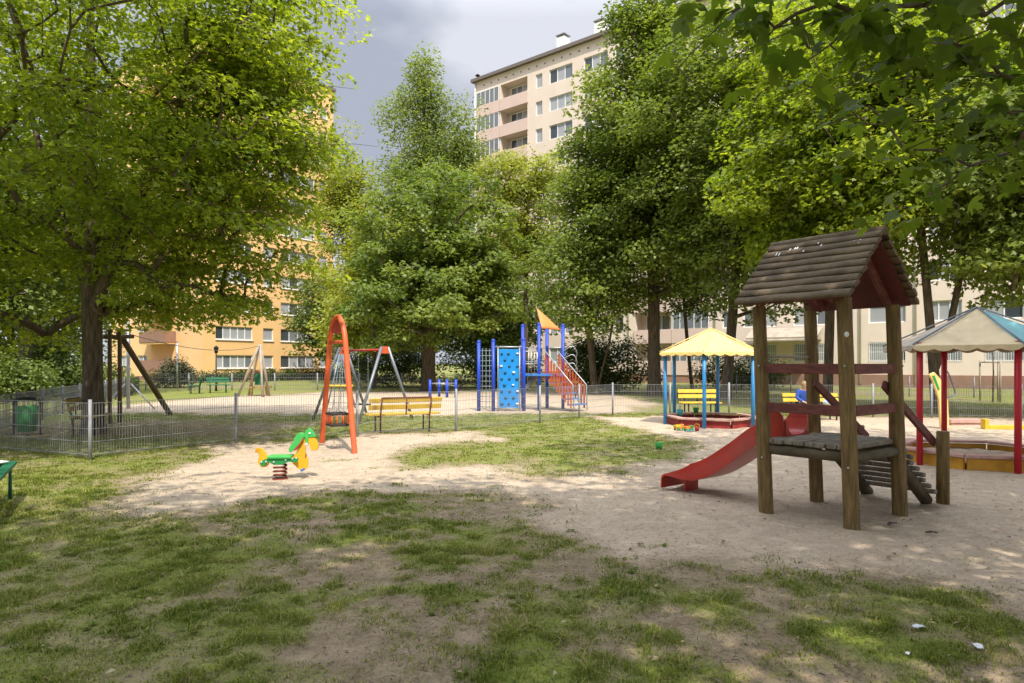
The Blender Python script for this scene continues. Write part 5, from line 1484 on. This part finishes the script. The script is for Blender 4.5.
# ------------------------------------------------------------------ right edge bits
pp = thing('play_panel', 'yellow painted leaning play board with bent metal handle behind the red posts', 'play equipment', (at(944, 17.2), 17.2, 0), 0.2)  # play panel: leaning painted board with a metal handle, not a sculpture
MB().prism([(-0.10, 0.0), (0.14, 0.0), (0.10, 0.7), (-0.12, 1.25), (-0.30, 1.42), (-0.44, 1.36), (-0.34, 1.2), (-0.16, 0.75)], -0.03, 0.03).build('board', M['roof_yellow'], pp, 0.008)
MB().prism([(-0.06, 0.1), (0.06, 0.15), (0.03, 0.55), (-0.05, 0.5)], -0.036, -0.032).prism([(-0.30, 1.34), (-0.38, 1.33), (-0.2, 0.95), (-0.15, 1.0)], -0.036, -0.032).build('painted_patch', M['green'], pp)
MB().tube(smooth_path([(-0.05, 0, 1.1), (0.06, 0, 1.42), (0.14, 0, 1.38), (0.32, 0, 0.95), (0.26, 0, 0.82), (0.05, 0, 0.78)]), 0.02, 8).build('handle', M['steel_dark'], pp)
tag(MB().box(-0.42, 0.42, -0.14, 0.14, 0.0, 0.06).box(-0.45, 0.45, -0.17, 0.17, 0.06, 0.16).build('step_board', M['pale_pink'], None, 0.01), 'low pinkish board lying on the sand behind the red post pavilion', 'board').location = (at(964, 18.2), 18.2, 0)
tag(MB().box(-0.5, 0.4, -0.06, 0.06, 0.0, 0.1).box(-0.62, -0.52, -0.09, 0.09, 0.0, 0.26).build('kerb_board', M['yellow'], None, 0.01), 'low yellow kerb board with white end beside the pinkish board', 'board').location = (at(1008, 17.0), 17.0, 0)

sp = thing('sapling', 'young sapling tied between three wooden stakes on the lawn by the beige block', 'tree', (at(993, 29), 29, 0), 0)
MB().tube([(0, 0, -0.1), (0.03, 0, 1.2), (0.0, 0.02, 2.9)], [0.035, 0.03, 0.012], 8).tube([(0.0, 0, 2.0), (-0.5, 0, 2.5), (-0.85, 0, 2.4)], [0.015, 0.01, 0.006], 5).tube([(0.0, 0, 2.2), (0.4, 0.2, 2.7), (.8, .2, 2.75)], [0.015, 0.01, 0.006], 5).build('trunk', M['bark'], sp)
rs_ = np.random.RandomState(61)
V, tnt = leaves_at(np.array([(-0.5, 0, 2.45), (-0.8, 0, 2.35), (0.4, 0.2, 2.6), (0.75, 0.2, 2.7), (0, 0, 2.8), (0.05, 0, 3.0)]), rs_, 40, 0.2, 0.5, 0.13, QUAD)
link('crown', np_mesh('crown', V, 4, LM['dark'], tnt), sp)
for k in range(3):
    a = R(30 + 120 * k); MB().tube([(0.45 * math.cos(a), 0.45 * math.sin(a), 0), (0.45 * math.cos(a), 0.45 * math.sin(a), 1.75)], 0.035, 8).build('stake', M['wood_grey'], sp)
MB().tube([(0.45 * math.cos(R(30 + 120 * k)), 0.45 * math.sin(R(30 + 120 * k)), 1.68) for k in range(3)], 0.025, 6, closed=True).build('stake_rail', M['wood_grey'], sp)

# ------------------------------------------------------------------ person on the bench
pe = thing('person', 'person in a blue jacket sitting on the yellow bench looking down', 'person', (at(803, 19.55), 19.55, 0), 0)


pe.scale = (0.9, 0.9, 0.88)


def skin_obj(name, pts, edges, radii, material, parent, root=0, sub=2):
    me = bpy.data.meshes.new(name); me.from_pydata(pts, edges, []); me.materials.append(material)
    o = link(name, me, parent)
    md = o.modifiers.new('skin', 'SKIN'); md.use_smooth_shade = True
    for i, r in enumerate(radii):
        rr_ = r if isinstance(r, tuple) else (r, r)
        me.skin_vertices[0].data[i].radius = rr_; me.skin_vertices[0].data[i].use_root = (i == root)
    s = o.modifiers.new('sub', 'SUBSURF'); s.levels = sub; s.render_levels = sub
    return o


pts = [(0, 0.02, 0.52), (0, 0.0, 0.72), (0, -0.05, 0.92), (0, -0.09, 1.03), (0, -0.13, 1.10), (0, -0.15, 1.20)]
ed = [(0, 1), (1, 2), (2, 3), (3, 4), (4, 5)]; rd = [(0.15, 0.12), (0.13, 0.10), (0.15, 0.10), 0.055, 0.075, 0.07]
for s_ in (-1, 1):
    o = len(pts)
    pts += [(s_ * 0.17, -0.05, 0.95), (s_ * 0.22, -0.10, 0.74), (s_ * 0.10, -0.30, 0.62), (s_ * 0.055, -0.37, 0.60)]; rd += [0.062, 0.046, 0.033, 0.030]
    ed += [(2, o), (o, o + 1), (o + 1, o + 2), (o + 2, o + 3)]
    k = len(pts)
    for f_ in range(4):
        fx = s_ * (0.055 - 0.012 * (f_ - 1.5)); pts += [(fx, -0.41, 0.595), (fx - s_ * 0.006, -0.44 + 0.004 * abs(f_ - 1), 0.572)]; rd += [0.0095, 0.008]
        ed += [(o + 3, k), (k, k + 1)]; k += 2
    pts += [(s_ * 0.028, -0.38, 0.612), (s_ * 0.012, -0.405, 0.61)]; rd += [0.011, 0.009]; ed += [(o + 3, k), (k, k + 1)]
    o = len(pts)
    pts += [(s_ * 0.09, -0.05, 0.50), (s_ * 0.12, -0.42, 0.50), (s_ * 0.12, -0.40, 0.12), (s_ * 0.12, -0.42, 0.05), (s_ * 0.13, -0.54, 0.035)]
    rd += [0.085, 0.062, 0.042, 0.04, 0.032]; ed += [(0, o), (o, o + 1), (o + 1, o + 2), (o + 2, o + 3), (o + 3, o + 4)]
skin_obj('body', pts, ed, rd, M['skin'], pe)
jp = [(0, 0.02, 0.54), (0, 0.0, 0.72), (0, -0.05, 0.92), (0, -0.085, 1.0)]; je = [(0, 1), (1, 2), (2, 3)]; jr = [(0.18, 0.145), (0.155, 0.125), (0.17, 0.12), 0.075]
for s_ in (-1, 1):
    o = len(jp); jp += [(s_ * 0.175, -0.05, 0.95), (s_ * 0.225, -0.10, 0.74), (s_ * 0.115, -0.28, 0.63)]; jr += [0.08, 0.064, 0.05]; je += [(2, o), (o, o + 1), (o + 1, o + 2)]
skin_obj('jacket', jp, je, jr, M['cloth_blue'], pe)
for s_ in (-1, 1):
    pass
tp = [(0, 0.03, 0.50)]; te = []; trr = [(0.17, 0.12)]
for s_ in (-1, 1):
    o = len(tp); tp += [(s_ * 0.095, -0.05, 0.50), (s_ * 0.12, -0.42, 0.50), (s_ * 0.12, -0.40, 0.14)]; trr += [0.10, 0.075, 0.056]; te += [(0, o), (o, o + 1), (o + 1, o + 2)]
skin_obj('trousers', tp, te, trr, M['cloth_dark'], pe)
hr = MB(); hr.ball((0, -0.115, 1.185), 0.098, 14, 0, 1.15, 1.05); hr.build('hair', M['hair'], pe)
fc = MB(); fc.ball((0, -0.205, 1.145), 0.016, 8, 0, 1.2); fc.ball((-0.07, -0.15, 1.15), 0.018, 8, 0, 1.5); fc.ball((0.07, -0.15, 1.15), 0.018, 8, 0, 1.5); fc.ball((0, -0.165, 1.14), 0.066, 12, 0, 1.25, 0.6)
fc.build('face', M['skin'], pe)
ey = MB()
for s_ in (-1, 1): ey.ball((s_ * 0.026, -0.199, 1.165), 0.008, 6)
ey.box(-0.018, 0.018, -0.202, -0.198, 1.108, 1.113)
ey.build('eyes', M['cloth_dark'], pe)
for s_ in (-1, 1): MB().ball((s_ * 0.125, -0.47, 0.045), 0.055, 10, 0, 0.8, 2.0).build('shoe', M['black'], pe)

bg = thing('shoulder_bag', 'pale blue cloth bag on the yellow bench beside the seated person', 'bag', (at(827, 19.6), 19.55, 0.425), 0)
MB().ball((0, 0, 0.09), 0.15, 12, 0, 0.62, 0.65).build('sack', M['cloth_pale'], bg)
MB().tube(smooth_path([(-0.1, 0, 0.14), (-0.06, 0, 0.24), (0.06, 0, 0.24), (0.1, 0, 0.14)]), 0.01, 6).build('strap', M['cloth_pale'], bg)

# ------------------------------------------------------------------ toys and litter
def toy_bucket(label, x, y, m1, m2, s=1.0, z=0.0):
    t = thing('toy_bucket', label, 'toy', (x, y, z), random.random() * 3, 'sand toys')
    MB().lathe([(0.0, 0.0), (0.055 * s, 0.0), (0.08 * s, 0.13 * s), (0.074 * s, 0.13 * s), (0.05 * s, 0.02 * s)], 14).build('bucket', m1, t)
    MB().tube(smooth_path([(-0.078 * s, 0, 0.125 * s), (-0.05 * s, 0, 0.21 * s), (0.05 * s, 0, 0.21 * s), (0.078 * s, 0, 0.125 * s)]), 0.006 * s, 6).build('handle', m2, t)


def toy_truck(label, x, y, m1, m2, m3, s=1.0):
    t = thing('toy_truck', label, 'toy', (x, y, 0.01), 0.5, 'sand toys')
    MB().box(-0.14 * s, 0.14 * s, -0.06 * s, 0.06 * s, 0.045 * s, 0.075 * s).box(0.05 * s, 0.14 * s, -0.06 * s, 0.06 * s, 0.075 * s, 0.17 * s).build('cab', m1, t, 0.008 * s)
    MB().prism([(-0.15 * s, 0.08 * s), (0.035 * s, 0.08 * s), (0.035 * s, 0.15 * s), (-0.17 * s, 0.15 * s)], -0.065 * s, 0.065 * s).build('tipper', m2, t, 0.008 * s)
    for wx in (-0.09, 0.09):
        for wy in (-0.065, 0.065): MB().tube([(wx * s, (wy - 0.012) * s, 0.04 * s), (wx * s, (wy + 0.012) * s, 0.04 * s)], 0.042 * s, 12).build('wheel', m3, t)


toy_truck('orange and yellow toy truck lying in front of the red sandbox', at(679, 16.7), 16.7, M['toy_orange'], M['yellow'], M['green'], 0.85)
toy_truck('green toy truck with orange tipper next to the blue front post', at(689, 16.4), 16.4, M['bright_green'], M['toy_orange'], M['toy_teal'], 0.8)
toy_bucket('small red toy bucket just right of the toy trucks', at(697, 16.5), 16.5, M['slide_red'], M['yellow'], 0.8)
toy_bucket('teal toy bucket on the left of the red sandbox rim', at(680, 18.4), 18.4, M['toy_teal'], M['toy_blue'], 1.2, 0.24)
toy_bucket('dark green toy bucket on the back rim of the red sandbox', at(696, 19.4), 19.4, M['green'], M['yellow'], 1.1, 0.24)
toy_bucket('bright green toy bucket with orange handle alone on the lawn', at(659, 13.1), 13.1, M['bright_green'], M['toy_orange'], 1.0)


def scrap(label, px, y, size, matl, seed, cat='litter', name='paper_scrap', group=None, asp=0.62):
    rr = random.Random(seed); x_, y_ = G(px, y); n = 6; vs = []
    for i in range(n):
        for j in range(n):
            u_, v_ = i / (n - 1) - 0.5, j / (n - 1) - 0.5
            k_ = 1 - 0.35 * abs(u_ * v_) * 4 * rr.random()
            vs.append((u_ * size * k_, v_ * size * asp * k_, 0.02 + rr.random() * size * 0.16 + size * 0.25 * (0.25 - u_ * u_)))
    fs = [(i * n + j, (i + 1) * n + j, (i + 1) * n + j + 1, i * n + j + 1) for i in range(n - 1) for j in range(n - 1)]
    o = MB().add(vs, fs, 0, False).build(name, matl); so = o.modifiers.new('thick', 'SOLIDIFY'); so.thickness = 0.004
    o.location = (x_, y_, float(height(x_, y_))); o.rotation_euler = (0, 0, rr.random() * 3)
    tag(o, label, cat, group)


scrap('larger crumpled white paper scrap on the near right grass', 918, 633, 0.075, M['paper'], 1)
scrap('flat white paper scrap closer to the lower right corner', 978, 651, 0.07, M['paper'], 2)
scrap('tiny pale paper scrap left of the flat white scrap', 908, 658, 0.035, M['paper'], 3)
scrap('dark curved bark strip on the sand before the tower', 892, 526, 0.16, M['bark'], 4, 'bark', 'bark_strip', asp=0.22)
scrap('smaller dark bark strip near the ramp post foot', 932, 535, 0.11, M['bark'], 5, 'bark', 'bark_strip', asp=0.25)
